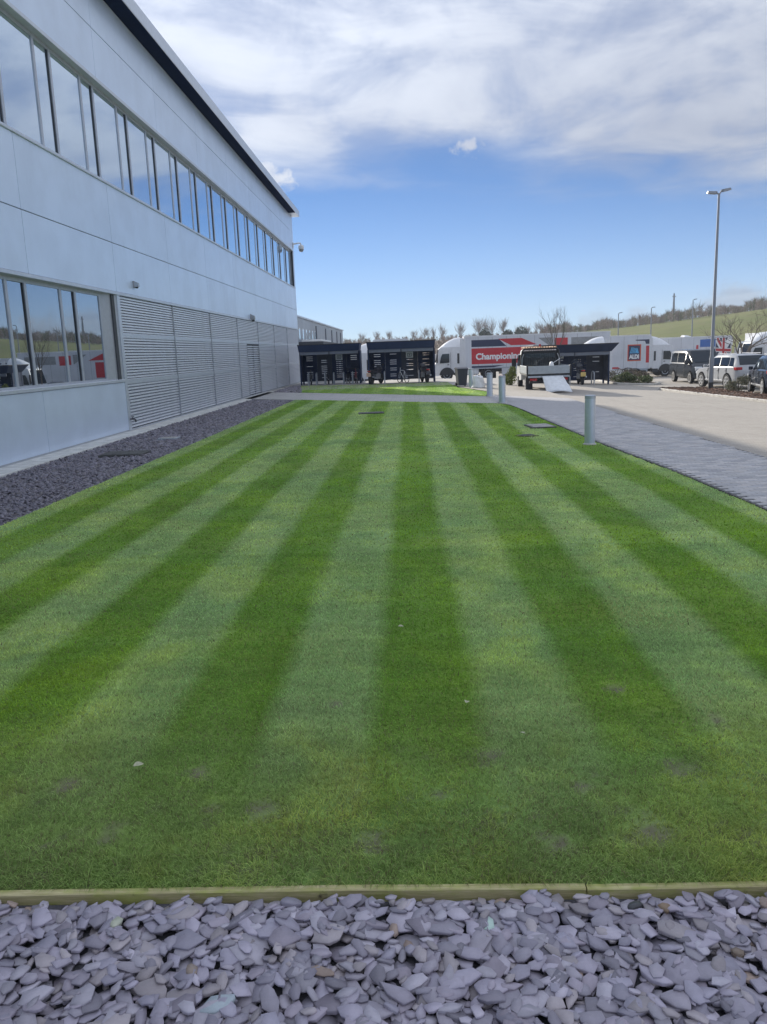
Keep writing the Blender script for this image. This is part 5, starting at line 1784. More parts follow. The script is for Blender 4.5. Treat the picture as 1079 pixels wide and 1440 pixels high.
suv_st = [(-2.38, 0.42, 0.90, 0.93, 0.78, 0.70), (-2.34, 0.36, 0.98, 1.02, 0.88, 0.78), (-2.26, 0.34, 1.06, 1.10, 0.92, 0.80), (-2.06, 0.30, 1.09, 1.58, 0.945, 0.78), (-1.90, 0.28, 1.10, 1.72, 0.95, 0.77),
          (-1.0, 0.26, 1.09, 1.77, 0.955, 0.78), (0.1, 0.26, 1.07, 1.75, 0.955, 0.78), (0.42, 0.26, 1.06, 1.69, 0.955, 0.77), (1.10, 0.27, 1.05, 1.20, 0.95, 0.80), (1.25, 0.27, 1.04, 1.10, 0.95, 0.82),
          (1.9, 0.28, 0.98, 1.04, 0.94, 0.82), (2.25, 0.30, 0.88, 0.94, 0.90, 0.76), (2.40, 0.34, 0.70, 0.75, 0.82, 0.66)]
def suv(lab, x, y, rz, paint, z=None, rim=M_alloy):
    c, body, at = car('parked_car', lab, 'car', x, y, rz, paint, suv_st, (-1.42, 1.50), 0.95, ((-0.42, 0.98, -0.40, 0.40), (-1.40, -0.50, -1.38, -0.50), (-1.95, -1.48, -1.80, -1.46)),
                      None, z, rim, 0.385, wind=(0.50, 1.06), rear=(-2.20, -1.95), split=(-0.46, 0.75, -1.3))
    for s in (-1, 1):
        mb = MB(); a, b_ = sorted((s * 0.62, s * 0.955)); mb.bbox(a, b_, -2.365, -2.10, 0.98, 1.13, 0.02); mb.build('tail_light', M_redl, c)
        mb = MB(); a, b_ = sorted((s * 0.52, s * 0.90)); mb.bbox(a, b_, 2.16, 2.345, 0.72, 0.86, 0.02); mb.build('headlight', M_lamp, c)
        mb = MB(); a, b_ = sorted((s * 0.95, s * 1.13)); mb.bbox(a, b_, 0.80, 0.93, 1.08, 1.24, 0.02); mb.build('mirror', paint, c)
        mb = MB(); a, b_ = sorted((s * 0.60, s * 0.64)); mb.bbox(a, b_, -1.7, 0.2, 1.775, 1.81, 0.008); mb.build('roof_rail', M_alloy, c)
        mb = MB(); a, b_ = sorted((s * 0.935, s * 0.965)); mb.bbox(a, b_, -1.0, 1.05, 0.40, 0.47, 0.008); mb.build('sill_trim', M_alloy, c)
    mb = MB(); mb.bbox(-0.88, 0.88, -2.43, -2.30, 0.32, 0.62, 0.03); mb.build('rear_bumper', M_chassis, c)
    mb = MB(); mb.bbox(-0.26, 0.26, -2.405, -2.375, 0.76, 0.87, 0.004); mb.build('number_plate', mat('yellow_plate', (0.62, 0.45, 0.08), 0.5, var=0.03), c)
    return c
suv('silver estate car parked behind the lamp post', 17.10, 43.6, R(5), M_silver)
c = suv('dark blue estate car with a white roof box, cut by the right edge', 16.84, 37.51, R(-12), M_navycar)
mb = MB()
mb.prism([(-1.35, 1.86), (0.6, 1.84), (0.78, 1.95), (0.5, 2.14), (-1.1, 2.20), (-1.35, 2.08)], 'x', -0.42, 0.42)
mb.build('roof_box', M_lwhite, c)

van_st = [(-2.60, 0.40, 1.10, 1.86, 0.90, 0.78), (-2.55, 0.32, 1.12, 1.95, 0.95, 0.82), (-2.0, 0.28, 1.14, 1.99, 0.97, 0.83), (0.2, 0.26, 1.14, 1.99, 0.975, 0.83), (0.75, 0.26, 1.13, 1.93, 0.975, 0.82), (1.70, 0.27, 1.10, 1.20, 0.97, 0.82),
          (1.85, 0.27, 1.06, 1.12, 0.965, 0.84), (2.3, 0.28, 0.92, 0.98, 0.93, 0.80), (2.50, 0.32, 0.70, 0.78, 0.84, 0.70)]
c, body, at = car('parked_van', 'dark grey passenger van facing the camera beyond the planted island', 'van', 17.75, 50.6, PI + R(-1), M_vangrey, van_st, (-1.55, 1.62), 0.97, ((0.55, 1.55, 0.56, 0.78), (-1.0, 0.42, -1.0, 0.42), (-2.3, -1.12, -2.3, -1.12)), None, None, M_alloy, 0.345,
                  wind=(0.80, 1.64), split=(0.45, -1.0))
for s in (-1, 1):
    mb = MB(); a, b_ = sorted((s * 0.50, s * 0.90)); mb.bbox(a, b_, 2.12, 2.40, 0.76, 1.0, 0.04); mb.build('headlight', M_lamp, c)
    mb = MB(); a, b_ = sorted((s * 0.96, s * 1.20)); mb.bbox(a, b_, 1.20, 1.34, 1.14, 1.40, 0.03); mb.build('mirror', M_black, c)
mb = MB(); mb.bbox(-0.7, 0.7, 2.44, 2.53, 0.56, 0.72, 0.01); mb.build('grille', M_black, c)
mb = MB(); mb.bbox(-0.26, 0.26, 2.50, 2.545, 0.42, 0.53, 0.004); mb.build('number_plate', M_letter, c)

# ---------- flatbed truck, tail to the camera
M_twhite = mat('truck_white', (0.70, 0.70, 0.69), 0.4, var=0.06, coat=0.3)
M_drop = mat('dropside_alloy', (0.40, 0.43, 0.45), 0.42, metal=0.4, var=0.08)
fx, fy = 6.62, 40.9
ft = thing('flatbed_truck', 'white dropside flatbed truck with a dark cab frame, seen from behind', 'truck', (fx, fy, gz(fx, fy)), R(-1.2))
mb = MB()
prof = [(0.55, 0.50), (2.75, 0.42), (2.85, 0.95), (2.60, 1.15), (1.95, 1.98), (1.75, 2.06), (0.75, 2.06), (0.55, 1.95)]
ins = [0.02, 0.06, 0.06, 0.06, 0.16, 0.18, 0.16, 0.12]
n = len(prof)
vs = [(-(0.98 - i), p[0], p[1]) for p, i in zip(prof, ins)] + [(0.98 - i, p[0], p[1]) for p, i in zip(prof, ins)]
mb.add(vs, [tuple(range(n - 1, -1, -1)), tuple(range(n, 2 * n))] + [(i, (i + 1) % n, n + (i + 1) % n, n + i) for i in range(n)])
cab = mb.build('cab', M_twhite, ft)
mb = MB(); mb.bbox(-0.93, 0.93, 0.49, 0.555, 0.90, 2.0, 0.01); mb.build('rear_panel', M_black, cab)
mb = MB(); mb.bbox(-0.74, 0.74, 0.475, 0.489, 1.22, 1.86, 0.004); mb.build('rear_window', M_glass_car, cab)
mb = MB(); mb.add([(-0.8, 2.53, 1.28), (0.8, 2.53, 1.28), (0.74, 2.03, 1.93), (-0.74, 2.03, 1.93), (-0.8, 2.46, 1.28), (0.8, 2.46, 1.28), (0.74, 1.96, 1.93), (-0.74, 1.96, 1.93)],
                  [(0, 1, 2, 3), (7, 6, 5, 4), (0, 4, 5, 1), (1, 5, 6, 2), (2, 6, 7, 3), (3, 7, 4, 0)]); mb.build('windscreen', M_glass_car, cab)
for s in (-1, 1):
    mb = MB(); a, b_ = sorted((s * 0.88, s * 0.945)); mb.prism([(1.0, 1.22), (2.35, 1.22), (1.90, 1.78), (1.0, 1.82)], 'x', a, b_); mb.build('side_window', M_glass_car, cab)
    mb = MB(); a, b_ = sorted((s * 1.02, s * 1.26)); mb.bbox(a, b_, 2.05, 2.14, 1.18, 1.62, 0.03); mb.build('mirror', M_black, ft)
    a, b_ = sorted((s * 0.9, s * 1.1)); mb = MB(); mb.box(a, b_, 2.08, 2.11, 1.55, 1.58); mb.build('mirror_arm', M_black, ft)
ft.scale = (1, 1, 0.955)
# headboard frame and ladder rack with timbers on it
mb = MB()
for s in (-1, 1):
    mb.tube([(s * 0.99, 0.40, 0.86), (s * 0.97, 0.40, 1.55), (s * 0.90, 0.40, 2.02), (s * 0.82, 0.40, 2.10)], 0.045, 8)
mb.tube([(-0.86, 0.40, 2.10), (0.86, 0.40, 2.10)], 0.045, 8)
mb.tube([(-0.97, 0.40, 1.18), (0.97, 0.40, 1.18)], 0.035, 8)
mb.build('headboard_frame', M_black, ft, 50)
mb = MB()
for k in range(15): mb.box(-0.78 + k * 0.111 - 0.006, -0.78 + k * 0.111 + 0.006, 0.395, 0.407, 1.2, 2.08)
mb.build('headboard_mesh', M_black, ft)
for s in (-1, 1):
    mb = MB(); mb.tube([(s * 0.93, 0.33, 1.22), (s * 0.92, 0.33, 1.62), (s * 0.84, 0.33, 1.84)], 0.022, 6); mb.build('grab_rail', M_alloy, ft, 50)
M_lathw = mat('rough_sawn_wood', (0.46, 0.28, 0.17), 0.8, var=0.25, scale=12)
for k in range(13):
    mb = MB(); x0 = -0.80 + k * 0.128
    mb.box(x0, x0 + 0.06, 0.30 + random.uniform(-.05, .05), 2.0 + random.uniform(-.2, .2), 2.15, 2.19 + random.uniform(0, .035)); mb.build('roof_batten', M_lathw, ft)
mb = MB(); mb.bbox(-0.05, 0.05, 0.5, 0.62, 2.19, 2.34, 0.02); mb.build('beacon', M_redl, ft)
mb = MB(); mb.bbox(-1.0, 1.0, -2.45, 0.46, 0.80, 0.88, 0.01); mb.build('bed_floor', M_chassis, ft)
for s in (-1, 1):
    mb = MB(); a, b_ = sorted((s * 0.985, s * 1.02)); mb.bbox(a, b_, -2.42, 0.42, 0.885, 1.27, 0.008)
    for zz in (0.98, 1.10): mb.box(a - 0.006, b_ + 0.006, -2.38, 0.40, zz, zz + 0.03)
    mb.build('dropside', M_drop, ft)
    mb = MB(); a, b_ = sorted((s * 0.98, s * 1.05)); mb.bbox(a, b_, -2.52, -2.43, 0.72, 1.31, 0.01); mb.build('corner_post', M_chassis, ft)
mb = MB(); mb.bbox(-0.97, 0.97, -2.50, -2.46, 0.885, 1.27, 0.008)
mb.box(-0.95, 0.95, -2.515, -2.50, 1.04, 1.075); mb.box(-0.95, 0.95, -2.515, -2.50, 1.17, 1.20); mb.build('tailgate', M_drop, ft)
mb = MB(); mb.bbox(-0.98, 0.98, -2.50, -2.42, 0.70, 0.79, 0.01); mb.build('rear_beam', M_galv, ft)
mb = MB(); mb.bbox(-0.90, 0.90, -2.46, -2.36, 0.42, 0.54, 0.01); mb.build('rear_bumper', M_chassis, ft)
mb = MB(); mb.box(-0.40, 0.40, -2.3, 2.4, 0.48, 0.72); mb.build('chassis', M_chassis, ft)
for s in (-1, 1):
    mb = MB(); a, b_ = sorted((s * 0.55, s * 0.88)); mb.bbox(a, b_, -2.49, -2.465, 0.56, 0.67, 0.006); mb.build('tail_light', M_redl, ft)
    for yy in (-1.45, 1.85): lorry_wheel(ft, s * 0.86, yy, 0.335, 0.24, s, rim=M_twhite, n=20)
    mb = MB(); a, b_ = sorted((s * 0.70, s * 1.02)); mb.box(a, b_, -2.0, -1.94, 0.12, 0.75); mb.build('mudflap', M_black, ft)
mb = MB(); mb.bbox(-0.72, -0.45, -1.0, -0.4, 1.1, 1.38, 0.04); o = mb.build('tool_box', mat('yellow_plastic', (0.50, 0.36, 0.05), 0.5), None)
mb2 = o; o.parent = None; o.location = (fx, fy - 0.0, gz(fx, fy) - 0.21); tag(o, 'yellow tool box on the bed of the flatbed truck', 'tool box')
mb = MB(); mb.lathe([(0.10, 0), (0.12, 0.12), (0.08, 0.24), (0.03, 0.30)], 'z', n=12); mb.tube([(0.06, 0, 0.22), (0.4, 0.05, 0.42)], 0.015, 6)
o = mb.build('watering_can', M_white, None, 50); o.location = (fx + 0.12, fy - 2.2, gz(fx, fy) + 0.885 + 0.22)
tag(o, 'white can with a long spout on the flatbed truck above its tailgate', 'can')

# crumpled white builder's sack that leans on the truck's tail
def cloth_sack(name, lab, cat, pts_fn, nu, nv, m, loc, rz=0):
    mb = MB()
    vs = [pts_fn(i / nu, j / nv) for i in range(nu + 1) for j in range(nv + 1)]
    fs = [(i * (nv + 1) + j, i * (nv + 1) + j + 1, (i + 1) * (nv + 1) + j + 1, (i + 1) * (nv + 1) + j) for i in range(nu) for j in range(nv)]
    mb.add(vs, fs)
    o = mb.build(name, m, None, 60)
    md = o.modifiers.new('thickness', 'SOLIDIFY'); md.thickness = 0.012
    o.location = loc; o.rotation_euler = (0, 0, rz)
    return tag(o, lab, cat)
M_sack = mat('white_woven_plastic', (0.72, 0.74, 0.76), 0.6, var=0.08, scale=5, bump=0.4, bscale=14)
def sack1(u, v):
    wob = 0.10 * math.sin(7 * u + 3 * v) + 0.08 * math.sin(13 * v + 4 * u) + 0.06 * math.sin(23 * u + 2 * v)
    x = (-0.48 + 0.96 * u) * (1.0 + 0.25 * (1 - v)) + (1 - v) * 0.16
    yb = -0.95 * (1 - v) ** 1.25
    z = 0.74 * v ** 0.85 + wob * 0.5 * math.sin(PI * v) + 0.16 * math.sin(PI * u) * math.sin(PI * (v * 0.6 + .2)) * (1 - v)
    return (x, yb + wob * 0.9 * math.sin(PI * v) - 0.18 * math.sin(PI * u) * (1 - v), max(z, 0.012 + 0.02 * abs(wob)))
cloth_sack('builders_sack', 'crumpled white sack hanging down behind the flatbed truck', 'sack', sack1, 22, 16, M_sack, (6.72, 38.28, gz(6.7, 37.9)))
def sack2(u, v):
    a = 2 * PI * u
    r = 0.34 * (1 - 0.28 * v) * (1 + 0.10 * math.sin(3 * a + 4 * v) + 0.05 * math.sin(7 * a))
    if v > 0.93: r *= 0.3
    return (r * math.cos(a), r * math.sin(a) * 0.9, 0.62 * v * (1 + 0.08 * math.sin(2 * a)))
cloth_sack('waste_sack', 'white waste sack on the paving beside the pale bollard', 'sack', sack2, 20, 12, M_sack, (3.60, 42.6, 0.0))

# wheelie bin
M_bin = mat('bin_plastic', (0.030, 0.036, 0.055), 0.5, var=0.1)
bn = thing('wheelie_bin', 'dark wheelie bin at the right end of the far lawn', 'bin', (2.86, 44.8, 0.0), R(10))
mb = MB()
V = [(-0.22, -0.26, 0.06), (0.22, -0.26, 0.06), (0.22, 0.24, 0.06), (-0.22, 0.24, 0.06), (-0.29, -0.34, 0.94), (0.29, -0.34, 0.94), (0.29, 0.32, 0.94), (-0.29, 0.32, 0.94)]
mb.add(V, [(0, 3, 2, 1), (4, 5, 6, 7), (0, 1, 5, 4), (1, 2, 6, 5), (2, 3, 7, 6), (3, 0, 4, 7)]); mb.build('body', M_bin, bn)
mb = MB(); mb.prism([(-0.38, 0.945), (0.36, 0.945), (0.36, 1.0), (0.0, 1.05), (-0.36, 0.98)], 'x', -0.31, 0.31); mb.build('lid', M_bin, bn)
for s in (-1, 1):
    mb = MB(); mb.lathe([(0.10, -0.03), (0.10, 0.03)], 'x', (s * 0.26, 0.26, 0.10), 14); mb.build('wheel', M_tyre, bn)
mb = MB(); mb.tube([(-0.26, 0.40, 0.97), (0.26, 0.40, 0.97)], 0.018, 6); mb.build('handle', M_bin, bn)
# ------------------------------------------------------------------ lamp posts
M_pole = mat('lamp_column', (0.25, 0.265, 0.29), 0.42, metal=0.5, var=0.05, scale=3)
def lamp_post(x, y, h, lab, r=0.085, double=True, z=None, rz=0.0):
    c = thing('street_lamp', lab, 'street lamp', (x, y, gz(x, y) if z is None else z), rz, 'lamp posts of the car park')
    mb = MB(); mb.lathe([(r * 1.35, -0.1), (r * 1.35, 1.6), (r, 1.75), (r * 0.62, h)], 'z', n=14); mb.build('pole', M_pole, c, 30)
    mb = MB(); mb.lathe([(r * 1.42, 0.0), (r * 1.42, 0.42)], 'z', n=14); mb.build('base_sleeve', M_black, c, 30)
    for s, tilt in (((1, 0.16), (-1, 0.0)) if double else ((1, 0.05),)):
        mb = MB()
        mb.tube([(0, 0, h - 0.05), (s * 0.10, 0, h + 0.02 + tilt * 0.5)], 0.035, 6)
        Mx = Matrix.Translation((s * 0.10, 0, h + 0.02 + tilt * 0.5)) @ Matrix.Rotation(-s * (0.10 + tilt * 0.6), 4, 'Y')
        pts = [(0.0, -0.05), (0.0, 0.05), (0.10, 0.13), (0.40, 0.12), (0.47, 0.06), (0.47, -0.06), (0.40, -0.12), (0.10, -0.13)]
        n = len(pts)
        vs = [Mx @ Vector((s * p[0], p[1], -0.05)) for p in pts] + [Mx @ Vector((s * p[0] * 0.96, p[1] * 0.8, 0.07 - 0.04 * p[0])) for p in pts]
        mb.add(vs, [tuple(range(n)), tuple(range(2 * n - 1, n - 1, -1))] + [(i, (i + 1) % n, n + (i + 1) % n, n + i) for i in range(n)])
        mb.build('lamp_head', M_pole, c)
    return c
lamp_post(15.22, 41.4, 9.45, 'tall lamp post with two heads standing in the planted island')
lamp_post(30.5, 120, 7.4, 'distant lamp post left of the hill, nearest to the far shelter', 0.10, False, -1.1)
lamp_post(35.2, 120, 8.0, 'distant lamp post above the badge trailer', 0.10, False, -1.1)
lamp_post(41.1, 120, 8.9, 'distant lamp post just left of the tall lamp post', 0.10, False, -1.1)
c = thing('utility_pole', 'plain utility pole rising from the hillside wood', 'pole', (66.5, 208, 5.4), 0)
mb = MB(); mb.lathe([(0.30, -1), (0.30, 4.5), (0.18, 8.4)], 'z', n=10); mb.build('pole', M_pole, c, 30)
mb = MB(); mb.box(-0.5, 0.5, -0.08, 0.08, 7.6, 7.75); mb.build('crossarm', M_pole, c)

# ------------------------------------------------------------------ planted island: kerb, bark mulch
isl = [(12.95, 42.6), (13.0, 41.6), (13.35, 38.2), (14.12, 32.4), (14.7, 26.0), (15.55, 26.0), (15.62, 34.0), (15.68, 40.2), (15.5, 42.6), (15.0, 43.6), (14.0, 43.9), (13.3, 43.5)]
M_mulch_base = mat('bark_soil', (0.075, 0.05, 0.038), 0.95, var=0.35, scale=14, bump=0.5)
def kerb_ring(nm, poly, wdt=0.14, hgt=0.11):
    cx_, cy_ = sum(p[0] for p in poly) / len(poly), sum(p[1] for p in poly) / len(poly)
    o = bpy.data.objects.new(nm, None); link(o); o.location = (cx_, cy_, 0); tag(o, kind='structure')
    n = len(poly)
    for i in range(n):
        a, b_ = Vector(poly[i]), Vector(poly[(i + 1) % n])
        d = b_ - a
        L = d.length; d.normalize()
        k = max(1, round(L / 0.9))
        nrm = Vector((d.y, -d.x))
        if nrm.dot(Vector((cx_, cy_)) - a) > 0: nrm = -nrm
        for j in range(k):
            p, q = a + d * (L * j / k + 0.006), a + d * (L * (j + 1) / k - 0.006)
            mb = MB((cx_, cy_, 0))
            vs = []
            for pt in (p, q):
                zg = gz(pt.x, pt.y)
                for off, z in ((0, -0.1), (wdt, -0.1), (wdt, hgt - 0.025), (wdt - 0.025, hgt), (0, hgt)):
                    vs.append((pt.x + nrm.x * (off - wdt), pt.y + nrm.y * (off - wdt), zg + z))
            mb.add(vs, [(4, 3, 2, 1, 0), (5, 6, 7, 8, 9)] + [(t_, (t_ + 1) % 5, 5 + (t_ + 1) % 5, 5 + t_) for t_ in range(5)])
            mb.build('kerb_stone', M_kerb, o)
    return o
kerb_ring('island_kerb', isl)
def bed_sheet(nm, poly, mound, m):
    cx_, cy_ = sum(p[0] for p in poly) / len(poly), sum(p[1] for p in poly) / len(poly)
    mb = MB()
    rings = (1.0, 0.75, 0.45, 0.15)
    n = len(poly)
    vs = []
    for r_ in rings:
        for p in poly:
            x, y = cx_ + (p[0] - cx_) * r_ * 0.985, cy_ + (p[1] - cy_) * r_ * 0.985
            vs.append((x, y, gz(x, y) + 0.05 + mound * (1 - r_ ** 2)))
    fs = [(i * n + j, i * n + (j + 1) % n, (i + 1) * n + (j + 1) % n, (i + 1) * n + j) for i in range(3) for j in range(n)] + [tuple(3 * n + j for j in range(n))]
    mb.add(vs, fs)
    return tag(mb.build(nm, m, None, 60), kind='structure')
bed_sheet('planting_bed', isl, 0.07, M_mulch_base)
M_bark = attr_mat('bark_chip', 'tint', 0.9, 0.15, var=0.2)
def chips_on(nm, poly, n, size, cols, mound):
    P = np.array(poly); x0, y0 = P.min(0); x1, y1 = P.max(0)
    cx_, cy_ = P.mean(0)
    x = rng.uniform(x0, x1, n); y = rng.uniform(y0, y1, n)
    k = in_poly(x, y, [(cx_ + (p[0] - cx_) * .96, cy_ + (p[1] - cy_) * .96) for p in poly]); x, y = x[k], y[k]; n = len(x)
    z = np.array([gz(a, b_) for a, b_ in zip(x, y)]) + 0.06 + mound * 0.7 + rng.uniform(-.01, .03, n)
    L = size * rng.uniform(.6, 1.5, n); W2 = L * rng.uniform(.3, .5, n); T2 = L * .18
    V = []
    for sx, sy, sz in ((-1, -1, -1), (1, -1, -1), (1, 1, -1), (-1, 1, -1), (-.8, -.8, 1), (.8, -.8, 1), (.8, .8, 1), (-.8, .8, 1)):
        V.append(np.stack([sx * L / 2, sy * W2 / 2, sz * T2 / 2 + 0 * L], -1))
    V = np.stack(V, 1)
    rz = rng.uniform(0, 2 * np.pi, n); rx = rng.normal(0, .35, n)
    c, s = np.cos(rz)[:, None], np.sin(rz)[:, None]
    zz = V[..., 2] + V[..., 0] * np.sin(rx)[:, None]
    X = c * V[..., 0] - s * V[..., 1] + x[:, None]; Y = s * V[..., 0] + c * V[..., 1] + y[:, None]
    V = np.stack([X, Y, zz + z[:, None]], -1).reshape(-1, 3)
    b0 = np.arange(n)[:, None] * 8
    Q = np.concatenate([b0 + np.array([q]) for q in ((0, 3, 2, 1), (4, 5, 6, 7), (0, 1, 5, 4), (1, 2, 6, 5), (2, 3, 7, 6), (3, 0, 4, 7))])
    cc = np.array(cols)[rng.integers(len(cols), size=n)] * rng.uniform(.7, 1.3, n)[:, None]
    return tag(big_mesh(nm, V, quad=Q, m=M_bark, colors=np.repeat(cc, 8, 0)), kind='stuff')
chips_on('bark_mulch', isl, 6500, 0.10, [(0.13, 0.075, 0.055), (0.09, 0.055, 0.042), (0.17, 0.11, 0.08)], 0.05)
hed = [(12.45, 50.6), (12.6, 49.4), (14.6, 48.6), (15.2, 49.4), (15.7, 53.5), (15.2, 55.5), (12.6, 55.5)]
kerb_ring('hedge_bed_kerb', hed)
bed_sheet('hedge_bed', hed, 0.06, M_mulch_base)

# ------------------------------------------------------------------ shrubs and trees
M_leafm = attr_mat('leaves', 'tint', 0.6, 0.25, transl=0.15, var=0.0)
M_bark_t = mat('bark', (0.135, 0.11, 0.09), 0.9, var=0.3, scale=20)
M_bark_far = mat('pale_bark', (0.29, 0.245, 0.215), 0.9, var=0.25, scale=2)


def leaf_cloud(n, blobs, size, cols):
    """leaf-sized faces through a few overlapping ellipsoids"""
    V, C = [], []
    for _ in range(n):
        bx, by, bz, rx, ry, rz_ = blobs[rng.integers(len(blobs))]
        d = rng.normal(0, 1, 3); d /= np.linalg.norm(d)
        r = rng.uniform(0.35, 1.0) ** 0.5 * rng.uniform(0.85, 1.12)
        p = np.array([bx + d[0] * r * rx, by + d[1] * r * ry, bz + d[2] * r * rz_])
        u = rng.normal(0, 1, 3); u /= np.linalg.norm(u)
        w = np.cross(u, rng.normal(0, 1, 3)); w /= np.linalg.norm(w)
        s = size * rng.uniform(.6, 1.4)
        V += [p - u * s * .5, p + w * s * .28, p + u * s * .5, p - w * s * .28]
        c = np.array(cols[rng.integers(len(cols))]) * rng.uniform(.7, 1.3)
        C += [c] * 4
    Q = np.arange(len(V)).reshape(-1, 4)
    return np.array(V), Q, np.array(C)


def shrub(nm, lab, x, y, z, blobs, n, size, cols, stems=5, group=None, cat='shrub'):
    c = thing(nm, lab, cat, (x, y, z), 0, group)
    V, Q, C = leaf_cloud(n, blobs, size, cols)
    V[:, 2] = np.maximum(V[:, 2], 0.02)
    big_mesh('foliage', V, quad=Q, m=M_leafm, colors=C, parent=c)
    mb = MB()
    for k in range(stems):
        b_ = blobs[k % len(blobs)]
        mb.tube([(random.uniform(-.06, .06), random.uniform(-.06, .06), -0.05), (b_[0] * .6 + random.uniform(-.05, .05), b_[1] * .6, b_[2] * .7), (b_[0] + random.uniform(-.3, .3) * b_[3], b_[1], b_[2] + b_[5] * .7)], 0.018, 5, 0.006)
    mb.build('stem', M_bark_t, c)
    return c


GREENS = [(0.075, 0.115, 0.03), (0.10, 0.14, 0.045), (0.06, 0.09, 0.03), (0.14, 0.15, 0.06)]
BROWNS = [(0.14, 0.11, 0.085), (0.11, 0.09, 0.07), (0.09, 0.10, 0.05), (0.17, 0.14, 0.11)]
YEL = [(0.16, 0.19, 0.045), (0.20, 0.22, 0.06), (0.11, 0.15, 0.04)]
shrub('shrub', 'yellow green bush beside the flatbed truck, left of its cab', 5.55, 44.5, gz(5.5, 44.5), [(0, 0, .45, .33, .33, .42), (.08, 0, .8, .22, .22, .28), (-.12, .05, .3, .25, .25, .3)], 1300, 0.09, YEL)
shrub('shrub', 'grey green wispy bush in front of the silver car', 15.5, 38.6, gz(15.5, 38.6) + .06, [(0, 0, .38, .42, .36, .34), (.25, 0, .55, .25, .25, .25), (-.3, .1, .3, .28, .25, .25)], 1100, 0.07, [(0.15, 0.16, 0.10), (0.12, 0.13, 0.07), (0.19, 0.17, 0.12)])
shrub('shrub', 'low green bush at the end of the far shelter', 12.95, 50.3, gz(13, 50.3) + .05, [(0, 0, .30, .55, .5, .28), (.4, .3, .38, .4, .4, .3)], 1300, 0.09, GREENS)
shrub('shrub', 'low spreading green bush at the kerb below the badge trailer', 14.05, 50.0, gz(14, 50) + .05, [(0, 0, .26, .75, .5, .24), (-.5, .2, .34, .4, .4, .26), (.5, .1, .26, .4, .4, .22)], 1500, 0.09, GREENS)
shrub('shrub', 'brown twiggy bush behind the low green bushes', 13.5, 52.6, gz(13.5, 52.6) + .05, [(0, 0, .45, .8, .6, .42), (.7, .2, .5, .6, .5, .4), (-.6, .1, .4, .5, .5, .35)], 1700, 0.085, BROWNS)
shrub('shrub', 'brown bush at the right end of the planted bed, left of the van', 15.0, 53.4, gz(15, 53.4) + .05, [(0, 0, .35, .6, .6, .34), (.4, .3, .3, .4, .4, .28)], 1300, 0.085, BROWNS)


def branches(mb, p, d, L, r, depth, spread, nk, gens, up=0.25):
    """a bare, forking crown"""
    segs = 3
    pts = [Vector(p)]
    dd = Vector(d)
    for _ in range(segs):
        dd = (dd + Vector((random.gauss(0, .10), random.gauss(0, .10), random.gauss(0, .06) + up * .12))).normalized()
        pts.append(pts[-1] + dd * L / segs)
    mb.tube(pts, r, 6 if depth > 1 else 4 if depth > 0 else 3, r * 0.58, cap=False)
    if depth <= 0: return
    for k in range(nk):
        t = random.uniform(0.45, 1.0) if k < nk - 1 else 1.0
        i = min(int(t * segs), segs - 1)
        q = pts[i].lerp(pts[i + 1], t * segs - i)
        ax = dd.orthogonal()
        ax.rotate(Matrix.Rotation(random.uniform(0, 2 * math.pi), 3, dd))
        nd = dd.copy()
        nd.rotate(Matrix.Rotation(random.uniform(.5, 1.0) * spread, 3, ax))
        nd = (nd + Vector((0, 0, up))).normalized()
        branches(mb, q, nd, L * random.uniform(.55, .82), r * random.uniform(.45, .62), depth - 1, spread, nk, gens, up)


def bare_tree(lab, x, y, z, h, trunk_r, depth=4, spread=0.6, nk=3, group=None, m=None, trunk_f=0.35, up=0.25, lean=0.0, nm='bare_tree'):
    m = m or M_bark_t
    c = thing(nm, lab, 'tree', (x, y, z), random.uniform(0, 6), group)
    mb = MB(); top = Vector((lean, 0, h * trunk_f))
    mb.tube([(0, 0, -0.2), (0.02 * h, 0, h * trunk_f * .5), top], trunk_r, 8, trunk_r * .72); mb.build('trunk', m, c, 60)
    mb = MB()
    for k in range(nk + 1):
        a = 2 * math.pi * k / (nk + 1) + random.uniform(-.4, .4)
        s = spread * random.uniform(.35, 1.0) if k else 0.06
        d = Vector((math.cos(a) * math.sin(s), math.sin(a) * math.sin(s), math.cos(s)))
        st = Vector((0, 0, h * trunk_f * random.uniform(.72, 1.0))) if k else top
        branches(mb, st, d, h * (1 - trunk_f) * .42, trunk_r * (.62 if k else .7), depth - 1, spread, nk, 0, up)
    mb.build('crown', m, c)
    return c


bare_tree('leafless tree behind the flatbed truck, in front of the trailers', 10.7, 60.0, gz(10.7, 60), 5.2, 0.060, 5, 0.62, 3, trunk_f=0.34, up=0.35)
bare_tree('leafless spreading tree above the silver car', 24.3, 60.0, gz(24, 60) , 5.0, 0.10, 5, 0.95, 3, trunk_f=0.22, up=0.22)
bare_tree('leafless tree whose twigs reach in at the right edge', 27.8, 58.0, gz(27, 58), 6.6, 0.11, 5, 0.8, 3, trunk_f=0.25, up=0.2)

